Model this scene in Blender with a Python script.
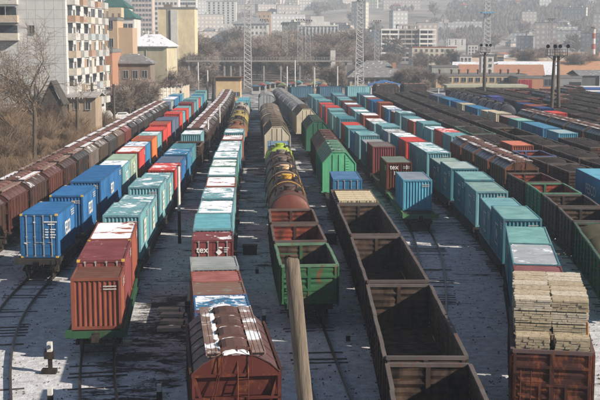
import bpy, math, random
import numpy as np
from mathutils import Vector, Matrix, noise

for o in list(bpy.data.objects):
    bpy.data.objects.remove(o)
SC = bpy.context.scene
COL = SC.collection
PI = math.pi
R = math.radians

# ------------------------------------------------------------------ camera
CAM_H, PITCH, FPX = 15.4, 7.9, 1150.0            # focal length in pixels of a 600 px wide picture
cd = bpy.data.cameras.new('camera')
cam = bpy.data.objects.new('camera', cd); COL.objects.link(cam)
cam.location = (0, 0, CAM_H)
cam.rotation_euler = (R(90 - PITCH), 0, 0)
cd.sensor_width = 36.0
cd.lens = 36.0 * FPX / 600.0
cd.clip_start = 0.5; cd.clip_end = 12000
SC.camera = cam

# ------------------------------------------------------------------ world, sun, exposure
SUN_DIR = Vector((-1.0, 0.45, -0.62)).normalized()      # the way the light travels
sun_el = math.asin(-SUN_DIR.z)
sun_az = math.atan2(-SUN_DIR.x, -SUN_DIR.y)             # clockwise from +Y
w = bpy.data.worlds.new('World'); SC.world = w; w.use_nodes = True
nt = w.node_tree
bg = nt.nodes['Background']
sky = nt.nodes.new('ShaderNodeTexSky'); sky.sky_type = 'NISHITA'; sky.sun_disc = False
sky.sun_elevation = sun_el; sky.sun_rotation = sun_az
sky.air_density = 0.75; sky.dust_density = 0.5; sky.ozone_density = 2.0
nt.links.new(sky.outputs[0], bg.inputs[0]); bg.inputs[1].default_value = 0.05
sl = bpy.data.lights.new('sun', 'SUN'); sl.energy = 5.0; sl.angle = R(0.6); sl.color = (1.0, 0.88, 0.74)
so = bpy.data.objects.new('sun', sl); COL.objects.link(so)
so.rotation_euler = SUN_DIR.to_track_quat('-Z', 'Y').to_euler()
so.location = (60, -30, 90)
SC.view_settings.view_transform = 'Standard'; SC.view_settings.look = 'None'
SC.view_settings.gamma = 1.0; SC.view_settings.use_curve_mapping = False
SC.view_settings.exposure = 0.85
SC.render.engine = 'CYCLES'
SC.cycles.volume_bounces = 1
SC.cycles.max_bounces = 6
SC.cycles.diffuse_bounces = 1

# ------------------------------------------------------------------ helpers
def at(px, py, Y):
    """point at forward distance Y seen at photo pixel (px,py)"""
    p = R(PITCH); u = (px - 300) / FPX; v = (py - 200) / FPX
    dy = math.cos(p) - v * math.sin(p); dz = -(math.sin(p) + v * math.cos(p))
    t = Y / dy
    return u * t, CAM_H + dz * t

def smooth(t):
    t = max(0.0, min(1.0, t)); return t * t * (3 - 2 * t)

class MB:
    def __init__(s): s.v = []; s.f = []; s.m = []
    def quad(s, pts, m=0):
        n = len(s.v); s.v += [tuple(p) for p in pts]; s.f.append(tuple(range(n, n + len(pts)))); s.m.append(m)
    def box(s, x0, x1, y0, y1, z0, z1, m=0, M=None):
        n = len(s.v)
        P = [(x0,y0,z0),(x1,y0,z0),(x1,y1,z0),(x0,y1,z0),(x0,y0,z1),(x1,y0,z1),(x1,y1,z1),(x0,y1,z1)]
        if M is not None: P = [tuple(M @ Vector(p)) for p in P]
        s.v += P
        for q in ((0,3,2,1),(4,5,6,7),(0,1,5,4),(1,2,6,5),(2,3,7,6),(3,0,4,7)):
            s.f.append(tuple(n + i for i in q)); s.m.append(m)
        return s
    def tube(s, a, b, r0, r1=None, k=6, m=0, cap=True):
        a = Vector(a); b = Vector(b); r1 = r0 if r1 is None else r1
        d = (b - a)
        if d.length < 1e-6: return s
        d.normalize()
        u = d.orthogonal().normalized(); w_ = d.cross(u)
        n = len(s.v)
        for c, r in ((a, r0), (b, r1)):
            for i in range(k):
                t = 2 * PI * i / k
                s.v.append(tuple(c + (u * math.cos(t) + w_ * math.sin(t)) * r))
        for i in range(k):
            j = (i + 1) % k
            s.f.append((n + i, n + j, n + k + j, n + k + i)); s.m.append(m)
        if cap:
            s.f.append(tuple(n + k + i for i in range(k))); s.m.append(m)
            s.f.append(tuple(n + k - 1 - i for i in range(k))); s.m.append(m)
        return s
    def bar(s, a, b, w_, h, m=0):
        a = Vector(a); b = Vector(b); d = b - a; L = d.length; d.normalize()
        up = Vector((0, 0, 1)) if abs(d.z) < .95 else Vector((0, 1, 0))
        x = d.cross(up).normalized(); z = x.cross(d)
        M = Matrix((x, d, z)).transposed().to_4x4(); M.translation = a
        return s.box(-w_ / 2, w_ / 2, 0, L, -h / 2, h / 2, m, M)
    def prism_y(s, prof, y0, y1, m=0, caps=True, close=True):
        n = len(s.v); k = len(prof)
        s.v += [(x, y0, z) for x, z in prof] + [(x, y1, z) for x, z in prof]
        for i in range(k if close else k - 1):
            j = (i + 1) % k
            s.f.append((n + i, n + j, n + k + j, n + k + i)); s.m.append(m)
        if caps:
            s.f.append(tuple(n + k - 1 - i for i in range(k))); s.m.append(m)
            s.f.append(tuple(n + k + i for i in range(k))); s.m.append(m)
        return s
    def lathe_y(s, prof, k=24, cz=0, m=0, cx=0):
        n = len(s.v); P = len(prof)
        for y, r in prof:
            for i in range(k):
                t = 2 * PI * i / k
                s.v.append((cx + r * math.cos(t), y, cz + r * math.sin(t)))
        for a in range(P - 1):
            for i in range(k):
                j = (i + 1) % k
                s.f.append((n + a*k + i, n + a*k + j, n + (a+1)*k + j, n + (a+1)*k + i)); s.m.append(m)
        return s
    def lathe_z(s, prof, k=16, cx=0, cy=0, m=0):
        n = len(s.v); P = len(prof)
        for z, r in prof:
            for i in range(k):
                t = 2 * PI * i / k
                s.v.append((cx + r * math.cos(t), cy + r * math.sin(t), z))
        for a in range(P - 1):
            for i in range(k):
                j = (i + 1) % k
                s.f.append((n + a*k + i, n + a*k + j, n + (a+1)*k + j, n + (a+1)*k + i)); s.m.append(m)
        s.f.append(tuple(n + (P-1)*k + i for i in range(k))); s.m.append(m)
        return s
    def build(s, name, mat, parent=None, sm=False, loc=None):
        me = bpy.data.meshes.new(name)
        me.from_pydata(s.v, [], s.f)
        mats = mat if isinstance(mat, (list, tuple)) else [mat]
        for x in mats: me.materials.append(x)
        if len(mats) > 1: me.polygons.foreach_set('material_index', s.m)
        if sm: me.polygons.foreach_set('use_smooth', [True] * len(s.f))
        me.update()
        o = bpy.data.objects.new(name, me); COL.objects.link(o)
        if parent is not None: o.parent = parent
        if loc: o.location = loc
        return o

def tag(o, label=None, cat=None, group=None, kind=None):
    if label: o['label'] = label
    if cat: o['category'] = cat
    if group: o['group'] = group
    if kind: o['kind'] = kind
    return o

def empty(name, loc=(0, 0, 0), rz=0.0):
    o = bpy.data.objects.new(name, None); COL.objects.link(o)
    o.location = loc; o.rotation_euler = (0, 0, rz); o.empty_display_size = .3
    return o

KIDS = {}
def kids(o):
    return KIDS.get(o.name) or [c for c in o.children]
def copy_tree(o, parent=None):
    c = o.copy(); COL.objects.link(c)
    if parent is not None: c.parent = parent
    for ch in kids(o): copy_tree(ch, c)
    return c
REG = {}
def spawn(key, builder):
    if key in REG: return copy_tree(REG[key])
    r = builder(); REG[key] = r
    st = [r]                                   # children lists remembered: looking them up is slow
    bpy.context.view_layer.update()
    while st:
        o = st.pop(); ch = list(o.children); KIDS[o.name] = ch; st += ch
    return r

def text_part(txt, size, mat, parent, M, sx=1.0, name='lettering'):
    cu = bpy.data.curves.new('txt', 'FONT'); cu.body = txt; cu.size = size
    cu.align_x = 'CENTER'; cu.align_y = 'CENTER'; cu.extrude = .004; cu.offset = .012 * size
    t = bpy.data.objects.new('txt', cu); COL.objects.link(t)
    bpy.context.view_layer.update()
    me = bpy.data.meshes.new_from_object(t.evaluated_get(bpy.context.evaluated_depsgraph_get()))
    bpy.data.objects.remove(t)
    me.transform(M @ Matrix.Diagonal((sx, 1, 1, 1)))
    me.materials.clear(); me.materials.append(mat); me.name = name
    o = bpy.data.objects.new(name, me); COL.objects.link(o); o.parent = parent
    return o

# ------------------------------------------------------------------ materials
def nodes_of(name):
    m = bpy.data.materials.new(name); m.use_nodes = True
    nt = m.node_tree
    return m, nt, nt.nodes['Principled BSDF']
def N(nt, t, **kw):
    n = nt.nodes.new(t)
    for k, v in kw.items():
        if hasattr(n, k): setattr(n, k, v)
        else: n.inputs[k].default_value = v
    return n
def mixc(nt, fac, a, b):
    n = nt.nodes.new('ShaderNodeMix'); n.data_type = 'RGBA'; n.clamp_factor = True
    for i, s in ((0, fac), (6, a), (7, b)):
        if hasattr(s, 'is_linked') or isinstance(s, bpy.types.NodeSocket): nt.links.new(s, n.inputs[i])
        elif i == 0: n.inputs[0].default_value = s
        else: n.inputs[i].default_value = (*s[:3], 1)
    return n.outputs[2]
def ramp(nt, src, lo, hi, a=0.0, b=1.0):
    n = nt.nodes.new('ShaderNodeMapRange'); n.clamp = True
    n.inputs[1].default_value = lo; n.inputs[2].default_value = hi
    n.inputs[3].default_value = a; n.inputs[4].default_value = b
    nt.links.new(src, n.inputs[0]); return n.outputs[0]
def mth(nt, op, a, b=None):
    n = nt.nodes.new('ShaderNodeMath'); n.operation = op
    for i, s in ((0, a), (1, b)):
        if s is None: continue
        if isinstance(s, bpy.types.NodeSocket): nt.links.new(s, n.inputs[i])
        else: n.inputs[i].default_value = s
    return n.outputs[0]
def rnd_coords(nt, scale=(1, 1, 1)):
    tc = nt.nodes.new('ShaderNodeTexCoord'); oi = nt.nodes.new('ShaderNodeObjectInfo')
    mu = nt.nodes.new('ShaderNodeMath'); mu.operation = 'MULTIPLY'; mu.inputs[1].default_value = 97.0
    nt.links.new(oi.outputs['Random'], mu.inputs[0])
    ad = nt.nodes.new('ShaderNodeVectorMath'); ad.operation = 'ADD'
    nt.links.new(tc.outputs['Object'], ad.inputs[0]); nt.links.new(mu.outputs[0], ad.inputs[1])
    mp = nt.nodes.new('ShaderNodeVectorMath'); mp.operation = 'MULTIPLY'; mp.inputs[1].default_value = scale
    nt.links.new(ad.outputs[0], mp.inputs[0])
    return mp.outputs[0], oi.outputs['Random'], tc.outputs['Object']
def noise_n(nt, vec, scale, detail=5, rough=.6, dist=0.0):
    n = nt.nodes.new('ShaderNodeTexNoise'); n.inputs['Scale'].default_value = scale
    n.inputs['Detail'].default_value = detail; n.inputs['Roughness'].default_value = rough
    n.inputs['Distortion'].default_value = dist
    nt.links.new(vec, n.inputs['Vector']); return n.outputs['Fac']

MATS = {}
SNOW = (.74, .77, .82)
def paint(col, rust=.25, snow=0.0, rough=.55, streak=(1, 1, .35), grime=.6, bump=.2, tone=.18):
    key = ('p', col, rust, snow, rough, streak, grime, tone)
    if key in MATS: return MATS[key]
    m, nt, b = nodes_of('paint')
    v, rnd, obj = rnd_coords(nt, streak)
    c = col
    n0 = noise_n(nt, v, .9, 4, .55)
    n1 = noise_n(nt, v, 2.6, 8, .68, .4)
    n2 = noise_n(nt, v, 9.0, 6, .7)
    dark = tuple(x * .42 + .006 for x in c); lite = tuple(min(.9, x * (1 + tone) + (.004 if max(c) < .13 else .018)) for x in c)
    cc = mixc(nt, ramp(nt, n0, .35, .68), lite, tuple(x * (1 - tone) for x in c))
    cc = mixc(nt, ramp(nt, n1, .50, .78, 0, grime), cc, dark)
    rcol = mixc(nt, n2, (.13, .035, .018), (.24, .085, .04))
    rf = ramp(nt, mth(nt, 'ADD', n1, mth(nt, 'MULTIPLY', n2, .25)), .86 - rust * .42, .93 - rust * .36, 0, .9)
    cc = mixc(nt, rf, cc, rcol)
    cc = mixc(nt, ramp(nt, rnd, 0, 1, 0, .34), cc, tuple(x * .5 for x in c))      # every piece has weathered differently
    ro = rough
    if snow > 0:
        v2, _, _ = rnd_coords(nt, (1, 1, 1))
        s0 = noise_n(nt, v2, .75, 9, .68, .5)
        s = ramp(nt, mth(nt, 'ADD', s0, mth(nt, 'MULTIPLY', n2, .08)), .69 - snow * .30, .75 - snow * .30)
        ge = nt.nodes.new('ShaderNodeNewGeometry'); sp = nt.nodes.new('ShaderNodeSeparateXYZ')
        nt.links.new(ge.outputs['True Normal'], sp.inputs[0])
        s = mth(nt, 'MULTIPLY', s, ramp(nt, sp.outputs[2], .6, .85))
        sc = mixc(nt, ramp(nt, n2, .45, .75), SNOW, tuple(x * .72 for x in SNOW))
        cc = mixc(nt, s, cc, sc)
    nt.links.new(cc, b.inputs['Base Color'])
    b.inputs['Roughness'].default_value = ro
    b.inputs['Specular IOR Level'].default_value = .12 if max(col) < .13 else .3
    nt.links.new(ramp(nt, n2, .3, .7, rough - .12, min(.95, rough + .25)), b.inputs['Roughness'])
    bp = nt.nodes.new('ShaderNodeBump'); bp.inputs['Strength'].default_value = bump; bp.inputs['Distance'].default_value = .03
    nt.links.new(n1, bp.inputs['Height']); nt.links.new(bp.outputs[0], b.inputs['Normal'])
    MATS[key] = m; return m

def rough_mat(name, a, b_, scale=2.0, rough=.9, streak=(1, 1, 1), bump=.3, lo=.35, hi=.65, bd=.05):
    key = (name,)
    if key in MATS: return MATS[key]
    m, nt, b = nodes_of(name)
    v, rnd, obj = rnd_coords(nt, streak)
    n = noise_n(nt, v, scale, 8, .65, .2)
    nt.links.new(mixc(nt, ramp(nt, n, lo, hi), a, b_), b.inputs['Base Color'])
    b.inputs['Roughness'].default_value = rough; b.inputs['Specular IOR Level'].default_value = .2
    bp = nt.nodes.new('ShaderNodeBump'); bp.inputs['Strength'].default_value = bump; bp.inputs['Distance'].default_value = bd
    nt.links.new(n, bp.inputs['Height']); nt.links.new(bp.outputs[0], b.inputs['Normal'])
    MATS[key] = m; return m

def flat_mat(name, col, rough=.7, metal=0.0):
    if (name,) in MATS: return MATS[(name,)]
    m, nt, b = nodes_of(name)
    v, rnd, obj = rnd_coords(nt)
    n = noise_n(nt, v, 3.0, 5)
    nt.links.new(mixc(nt, ramp(nt, n, .3, .7), col, tuple(x * .7 for x in col)), b.inputs['Base Color'])
    b.inputs['Roughness'].default_value = rough; b.inputs['Metallic'].default_value = metal
    MATS[(name,)] = m; return m

UNDER = rough_mat('underframe_grime', (.012, .011, .011), (.045, .032, .026), 4)
STEEL = flat_mat('rail_steel', (.055, .042, .035), .45, .3)
WHEEL = flat_mat('wheel_steel', (.06, .05, .045), .5, .5)
WHITE = flat_mat('white_marking', (.75, .75, .74), .6)
YELLOW = flat_mat('corner_yellow', (.60, .38, .06), .6)
RODM = flat_mat('galvanised_rod', (.38, .38, .36), .45, .3)
DARKHOLE = flat_mat('dark_opening', (.015, .016, .018), .5)
SNOWM = rough_mat('snow', (.76,.78,.80), (.58,.60,.63), 5, .8, bump=.4)
COAL = rough_mat('coal', (.010, .009, .009), (.055, .046, .040), 6, .85, bump=.9, bd=.15)
RUSTIN = rough_mat('rusty_interior', (.05, .02, .015), (.26, .055, .035), 2.2, .85, (1, 1, .4), bump=.3)
BROWNIN = rough_mat('worn_brown_interior', (.014, .010, .009), (.095, .064, .046), 1.7, .85, (1, 1, .4), bump=.3)

# ------------------------------------------------------------------ terrain and ground
def hgt(X, Y):
    bank = 4.6 * smooth((-X - 28.5) / 12) * smooth((Y - 35) / 40) * (1 - smooth((Y - 165) / 50) * (1 - smooth((-X - 42) / 10)))
    if Y > 230: bank *= 1 - smooth((Y - 230) / 60)
    hill = 0.0
    if Y > 760:
        K = 1.9; X = X / K; Y = 760 + (Y - 760) / K
        t = Y - 760
        hill = t * .062 * smooth(t / 500) + 16 * noise.noise(Vector((X * .0016, Y * .0016, 3))) * smooth(t / 900)
        if Y > 2500: hill += (Y - 2500) * .02
        hill += min(18, max(0, X - 300) * .03) * smooth(t / 500)
        hill *= K
    return -.22 + bank + hill

def grid_mesh(name, xs, ys, mat, fz, dz=0.0):
    n = len(xs); m = MB()
    for y in ys:
        for x in xs: m.v.append((x, y, fz(x, y) + dz))
    for j in range(len(ys) - 1):
        for i in range(n - 1):
            m.f.append((j*n+i, j*n+i+1, (j+1)*n+i+1, (j+1)*n+i)); m.m.append(0)
    return m.build(name, mat, sm=True)

# yard ground: cinders with wind-blown snow
gm, nt, b = nodes_of('yard_ground')
tc = N(nt, 'ShaderNodeTexCoord'); P = tc.outputs['Object']
sep = N(nt, 'ShaderNodeSeparateXYZ'); nt.links.new(P, sep.inputs[0])
def scaled(v):
    mp = nt.nodes.new('ShaderNodeVectorMath'); mp.operation = 'MULTIPLY'; mp.inputs[1].default_value = v
    nt.links.new(P, mp.inputs[0]); return mp.outputs[0]
nA = noise_n(nt, scaled((.8, 1, 1)), .3, 9, .68, .3)
nB = noise_n(nt, scaled((.42, 1.3, 1)), .9, 9, .72, .8)
nC = noise_n(nt, scaled((1, 1, 1)), 14, 6, .7)
nD = noise_n(nt, scaled((1, 1, 1)), 2.4, 7, .7)
nE = noise_n(nt, scaled((.8, 1.3, 1)), 4.5, 6, .75, .6)
cinder = mixc(nt, ramp(nt, nD, .35, .65), (.013, .012, .012), (.050, .042, .036))
cinder = mixc(nt, ramp(nt, nC, .5, .72, 0, .8), cinder, (.10, .088, .075))
# snow: near ground holds much more of it, the middle lane much less
near = ramp(nt, sep.outputs[1], 55, 150, .085, -.02)
near = mth(nt, 'ADD', near, ramp(nt, sep.outputs[0], 6, 14, .0, .015))
spill = mth(nt, 'MULTIPLY', mth(nt, 'MULTIPLY', ramp(nt, sep.outputs[0], -10.5, -9), ramp(nt, sep.outputs[0], -4, -6)), ramp(nt, sep.outputs[1], 80, 66))
near = mth(nt, 'SUBTRACT', near, mth(nt, 'MULTIPLY', spill, .10))   # ballast spilled beside the fourth train
lane = mth(nt, 'MULTIPLY', ramp(nt, sep.outputs[0], -5.5, -4.5), ramp(nt, sep.outputs[0], -.5, -1.5))
nS = noise_n(nt, scaled((.16, 1.9, 1)), .8, 6, .6, .3)
laneR = mth(nt, 'MULTIPLY', ramp(nt, sep.outputs[0], 5.5, 7), ramp(nt, mth(nt, 'SUBTRACT', nS, .5), -.14, .14, -.08, .13))
sf = mth(nt, 'ADD', mth(nt, 'ADD', mth(nt, 'MULTIPLY', nA, .5), mth(nt, 'MULTIPLY', nB, .5)), mth(nt, 'ADD', near, laneR))
sfac = ramp(nt, mth(nt, 'ADD', sf, mth(nt, 'ADD', mth(nt, 'MULTIPLY', nC, .07), mth(nt, 'MULTIPLY', nE, .26))), .622, .680)
far0 = ramp(nt, sep.outputs[1], 330, 420, 1, .12)
sfac = mth(nt, 'MULTIPLY', sfac, far0)
snowc = mixc(nt, ramp(nt, mth(nt, 'ADD', mth(nt, 'MULTIPLY', nD, .5), mth(nt, 'MULTIPLY', nC, .5)), .38, .62), (.80, .83, .87), (.30, .30, .31))
gc = mixc(nt, sfac, cinder, snowc)
# frozen dusting over the cinders
gc = mixc(nt, ramp(nt, nB, .4, .8, .0, .12), gc, (.20, .215, .24))
farc = mixc(nt, ramp(nt, nA, .4, .6), (.15, .125, .10), (.075, .06, .05))
gc = mixc(nt, ramp(nt, sep.outputs[1], 320, 430), gc, farc)
nt.links.new(gc, b.inputs['Base Color']); b.inputs['Roughness'].default_value = .85
b.inputs['Specular IOR Level'].default_value = .25
bp = N(nt, 'ShaderNodeBump'); bp.inputs['Strength'].default_value = 1.0; bp.inputs['Distance'].default_value = .16
nt.links.new(mth(nt, 'ADD', mth(nt, 'MULTIPLY', nD, .6), mth(nt, 'MULTIPLY', nC, .3)), bp.inputs['Height'])
nt.links.new(bp.outputs[0], b.inputs['Normal'])
def lin(a, b_, n): return [a + (b_ - a) * i / n for i in range(n + 1)]
xs = lin(-3500, -150, 34)[:-1] + lin(-150, -60, 12)[:-1] + lin(-60, -20, 40)[:-1] + lin(-20, 120, 20)[:-1] + lin(120, 3500, 36)
ys = lin(-60, 30, 5)[:-1] + lin(30, 320, 100)[:-1] + lin(320, 760, 22)[:-1] + lin(760, 5800, 80)
HILLM = rough_mat('hillside_scrub', (.10, .085, .075), (.34, .31, .27), .012, .95, bump=.1, bd=2)
def gz(x, y):
    z = hgt(x, y)
    if 30 < y < 330 and x > -28: z += .05 * noise.noise(Vector((x * .3, y * .3, 0)))
    return z
g = grid_mesh('ground', xs, [y for y in ys if y <= 760], gm, gz); tag(g, kind='structure')
g = grid_mesh('hillside', xs, [y for y in ys if y >= 760], HILLM, gz); tag(g, kind='structure')
# dead-grass bank on the left
BANKM = rough_mat('dead_grass_soil', (.15, .10, .062), (.07, .05, .035), 1.3, .95, bump=.6, bd=.2)
g = grid_mesh('embankment', lin(-75, -27.6, 40), lin(40, 262, 70), BANKM,
              lambda x, y: hgt(x, y) + .09 * noise.noise(Vector((x, y, 1))) + .06 - .25 * smooth((x + 29.5) / 1.6), 0)
tag(g, kind='structure')

# ------------------------------------------------------------------ tracks
class Track:
    def __init__(s, pts, y0=30, y1=300):
        pts = sorted(pts, key=lambda p: p[1])
        Y = np.array([p[1] for p in pts], float); X = np.array([p[0] for p in pts], float)
        n = len(Y); h = np.diff(Y); A = np.zeros((n, n)); r = np.zeros(n)
        A[0, 0] = A[-1, -1] = 1
        for i in range(1, n - 1):
            A[i, i-1] = h[i-1]; A[i, i] = 2 * (h[i-1] + h[i]); A[i, i+1] = h[i]
            r[i] = 6 * ((X[i+1] - X[i]) / h[i] - (X[i] - X[i-1]) / h[i-1])
        M = np.linalg.solve(A, r)
        def f(y):
            if y < Y[0]:
                s0 = (X[1]-X[0])/h[0] - h[0]*(2*M[0]+M[1])/6; return X[0] + s0 * (y - Y[0])
            if y > Y[-1]:
                s1 = (X[-1]-X[-2])/h[-1] + h[-1]*(M[-2]+2*M[-1])/6; return X[-1] + s1 * (y - Y[-1])
            i = min(n - 2, int(np.searchsorted(Y, y) - 1)); i = max(i, 0)
            a = Y[i+1] - y; c = y - Y[i]; H = h[i]
            return (M[i]*a**3 + M[i+1]*c**3) / (6*H) + (X[i]/H - M[i]*H/6)*a + (X[i+1]/H - M[i+1]*H/6)*c
        s.yy = np.arange(y0, y1 + .5, .5); s.xx = np.array([f(y) for y in s.yy])
        # light smoothing keeps the curve gentle
        k = np.ones(17) / 17; xp = np.pad(s.xx, 8, mode='reflect', reflect_type='odd'); s.xx = np.convolve(xp, k, 'valid')
        s.S = np.concatenate([[0], np.cumsum(np.hypot(np.diff(s.xx), np.diff(s.yy)))])
    def x(s, y): return float(np.interp(y, s.yy, s.xx))
    def s_of(s, y): return float(np.interp(y, s.yy, s.S))
    def p(s, a): return Vector((float(np.interp(a, s.S, s.xx)), float(np.interp(a, s.S, s.yy)), 0))

T10P = [(19,45),(22.5,60),(25.2,80),(26.4,104),(25.4,118),(24.4,135),(23.2,165),(22,190),(20.5,230),(19,270)]
TP = {
 1: [(-19,45),(-22,60),(-23,75),(-23.1,90),(-23.6,120),(-24.2,150),(-24.9,180),(-25.8,220),(-27,260)],
 2: [(-13.3,48),(-15.3,56),(-16.9,68),(-17.1,80),(-17.4,100),(-18.4,130),(-19.3,160),(-20.2,190),(-21.2,225),(-22.4,260)],
 3: [(-8.7,48),(-10.3,57),(-11.3,68),(-12,85),(-12.5,105),(-13.3,143),(-13.9,170),(-14.8,215),(-16.2,256)],
 4: [(-2.3,40),(-4.3,57),(-5.2,66),(-6.0,84),(-6.9,102),(-8.4,150),(-9.2,171),(-10.3,200),(-11.6,243),(-12.3,262)],
 5: [(1.7,45),(.5,61),(-.2,72),(-.7,83),(-1.3,98),(-2.2,122),(-2.9,144),(-3.9,165),(-5.1,194),(-7.1,242),(-8,262)],
 6: [(4.7,36),(4.9,50),(4.9,57),(4.7,71),(4.3,85),(3.6,111),(2,158),(.3,190),(-1.6,218),(-3.6,245),(-4.9,265)],
 7: [(4.8,44),(6.3,55),(7.8,66),(9.3,80),(9.9,95),(9.5,109),(9,122),(7.9,146),(5.3,205),(3.6,241),(2.2,262)],
 8: [(9.0,38),(9.9,44),(12.2,57),(14,70),(14.6,85),(14.6,102),(14.1,115),(13,135),(11.5,160),(10.3,188),(9.0,230),(8,262)],
 9: [(16,50),(19,68),(20.5,85),(20.8,98),(20.2,110),(18.9,140),(17.5,165),(16.3,190),(14.9,230),(13.5,270)],
 10: T10P,
}
for k in range(1, 11):
    TP[10 + k] = [(x + 4.85 * k, y + .4 * k) for x, y in T10P]
YEND = {1: 262, 2: 276, 3: 270, 4: 270, 5: 262, 6: 262, 7: 262, 8: 268}
TRK = {k: Track(v, 24, YEND.get(k, 285 if k < 13 else 300)) for k, v in TP.items()}

SLEEPER = rough_mat('sleeper_wood', (.03, .025, .022), (.09, .08, .075), 3, .9)
rng = random.Random(5)
ORD = ['', 'first', 'second', 'third', 'fourth', 'fifth', 'sixth', 'seventh', 'eighth', 'ninth', 'tenth', 'eleventh', 'twelfth',
       'thirteenth', 'fourteenth', 'fifteenth', 'sixteenth', 'seventeenth', 'eighteenth', 'nineteenth', 'twentieth']
TENS = {20: 'twenty', 30: 'thirty', 40: 'forty', 50: 'fifty', 60: 'sixty', 70: 'seventy', 80: 'eighty', 90: 'ninety'}
def ordn(n):
    if n <= 20: return ORD[n]
    if n > 100: return 'hundred-and-' + ordn(n - 100)
    if n % 10 == 0: return {30: 'thirtieth', 40: 'fortieth', 50: 'fiftieth', 60: 'sixtieth', 70: 'seventieth', 80: 'eightieth', 90: 'ninetieth', 100: 'hundredth'}.get(n, 'hundredth')
    return TENS[n // 10 * 10] + '-' + ORD[n % 10]
def build_track(k, tr):
    root = empty('railway_track', (tr.x(60), 60, -.22)); off = Vector((tr.x(60), 60, -.22))
    tag(root, kind='structure')
    for side in (-1, 1):
        m = MB(); prof = [(-.065,-.16),(.065,-.16),(.065,-.14),(.015,-.12),(.015,-.04),(.037,-.03),(.037,0),(-.037,0),(-.037,-.03),(-.015,-.04),(-.015,-.12),(-.065,-.14)]
        nn = 0; K = len(prof)
        for i in range(0, len(tr.yy), 4):
            y = tr.yy[i]; x = tr.xx[i]
            j = min(i + 1, len(tr.yy) - 1); i0 = max(0, j - 2)
            t = Vector((tr.xx[j] - tr.xx[i0], tr.yy[j] - tr.yy[i0], 0)).normalized(); nrm = Vector((t.y, -t.x, 0))
            for px, pz in prof:
                q = Vector((x, y, pz)) + nrm * (side * .795 + px) - off
                m.v.append(tuple(q))
            if nn:
                for q in range(K):
                    r2 = (q + 1) % K
                    m.f.append(((nn-1)*K+q, (nn-1)*K+r2, nn*K+r2, nn*K+q)); m.m.append(0)
            nn += 1
        m.build('rail', STEEL, root)
    m = MB(); a = .3; SL = tr.S[-1]
    while a < SL:
        if a < 170:
            c = tr.p(a); d = (tr.p(a + .5) - tr.p(max(0, a - .5))).normalized()
            M = Matrix(((d.y, d.x, 0, c.x - off.x), (-d.x, d.y, 0, c.y - off.y), (0, 0, 1, -.22 - off.z), (0, 0, 0, 1)))
            lz = rng.uniform(-.05, .005)
            m.box(-1.35 + rng.uniform(-.05,.05), 1.35 + rng.uniform(-.05,.05), -.12, .12, -.06, lz + .015, 0, M)
        a += .62
    o = m.build('sleepers', SLEEPER, root); o['kind'] = 'stuff'
for k, tr in TRK.items(): build_track(k, tr)

# ------------------------------------------------------------------ running gear
def bogie(parent, y, lod):
    m = MB()
    for sx in (-1, 1):
        x = sx * 1.03
        prof = [(-1.25,.42),(-1.15,.62),(-.55,.66),(-.35,.86),(.35,.86),(.55,.66),(1.15,.62),(1.25,.42),(.95,.36),(.45,.22),(-.45,.22),(-.95,.36)]
        n = len(m.v); K = len(prof)
        m.v += [(x - .06, p, z) for p, z in prof] + [(x + .06, p, z) for p, z in prof]
        for i in range(K):
            j = (i + 1) % K; m.f.append((n+i, n+j, n+K+j, n+K+i)); m.m.append(0)
        m.f.append(tuple(range(n+K-1, n-1, -1))); m.m.append(0); m.f.append(tuple(range(n+K, n+2*K))); m.m.append(0)
    m.box(-1.1, 1.1, -.22, .22, .62, .92)
    o = m.build('bogie', UNDER, parent, loc=(0, y, 0))
    for yy in (-.92, .92):
        w_ = MB()
        for sx in (-1, 1):
            w_.v, w_.f, w_.m = w_.v, w_.f, w_.m
            n = len(w_.v); K = 16
            for xx, r in ((sx*.73, .50), (sx*.755, .50), (sx*.76, .475), (sx*.87, .47)):
                for i in range(K):
                    t = 2*PI*i/K; w_.v.append((xx, r*math.cos(t), .475 + r*math.sin(t)))
            for a in range(3):
                for i in range(K):
                    j = (i+1) % K; w_.f.append((n+a*K+i, n+a*K+j, n+(a+1)*K+j, n+(a+1)*K+i)); w_.m.append(0)
            w_.f.append(tuple(n+i for i in range(K))); w_.m.append(0); w_.f.append(tuple(n+3*K+i for i in range(K))); w_.m.append(0)
        w_.tube((-1.0, 0, .475), (1.0, 0, .475), .08, k=8)
        if lod: w_.build('wheelset', WHEEL, o, loc=(0, yy, 0))
        else:
            n = len(m.v)
    if not lod:
        # far off: wheels belong to the bogie mesh
        mm = MB(); mm.v = list(m.v); mm.f = list(m.f); mm.m = list(m.m)
        for yy in (-.92, .92):
            for sx in (-1, 1):
                n = len(mm.v); K = 10
                for xx in (sx*.74, sx*.87):
                    for i in range(K):
                        t = 2*PI*i/K; mm.v.append((xx, yy + .475*math.cos(t), .475 + .475*math.sin(t)))
                for i in range(K):
                    j = (i+1) % K; mm.f.append((n+i, n+j, n+K+j, n+K+i)); mm.m.append(0)
                mm.f.append(tuple(n+i for i in range(K))); mm.m.append(0); mm.f.append(tuple(n+K+i for i in range(K))); mm.m.append(0)
        me = bpy.data.meshes.new('bogie'); me.from_pydata(mm.v, [], mm.f); me.materials.append(UNDER); o.data = me
    return o
def coupler(parent, y, s):
    m = MB()
    m.box(-.09, .09, min(y, y + s*.45), max(y, y + s*.45), .92, 1.12)
    m.box(-.2, .14, min(y + s*.4, y + s*.66), max(y + s*.4, y + s*.66), .86, 1.18)
    m.box(-.16, .16, min(y, y+s*.1), max(y, y+s*.1), .85, 1.2)
    m.tube((.35, y + s*.05, 1.0), (.42, y + s*.35, .55), .03, k=5)
    m.build('coupler', UNDER, parent)
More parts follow.
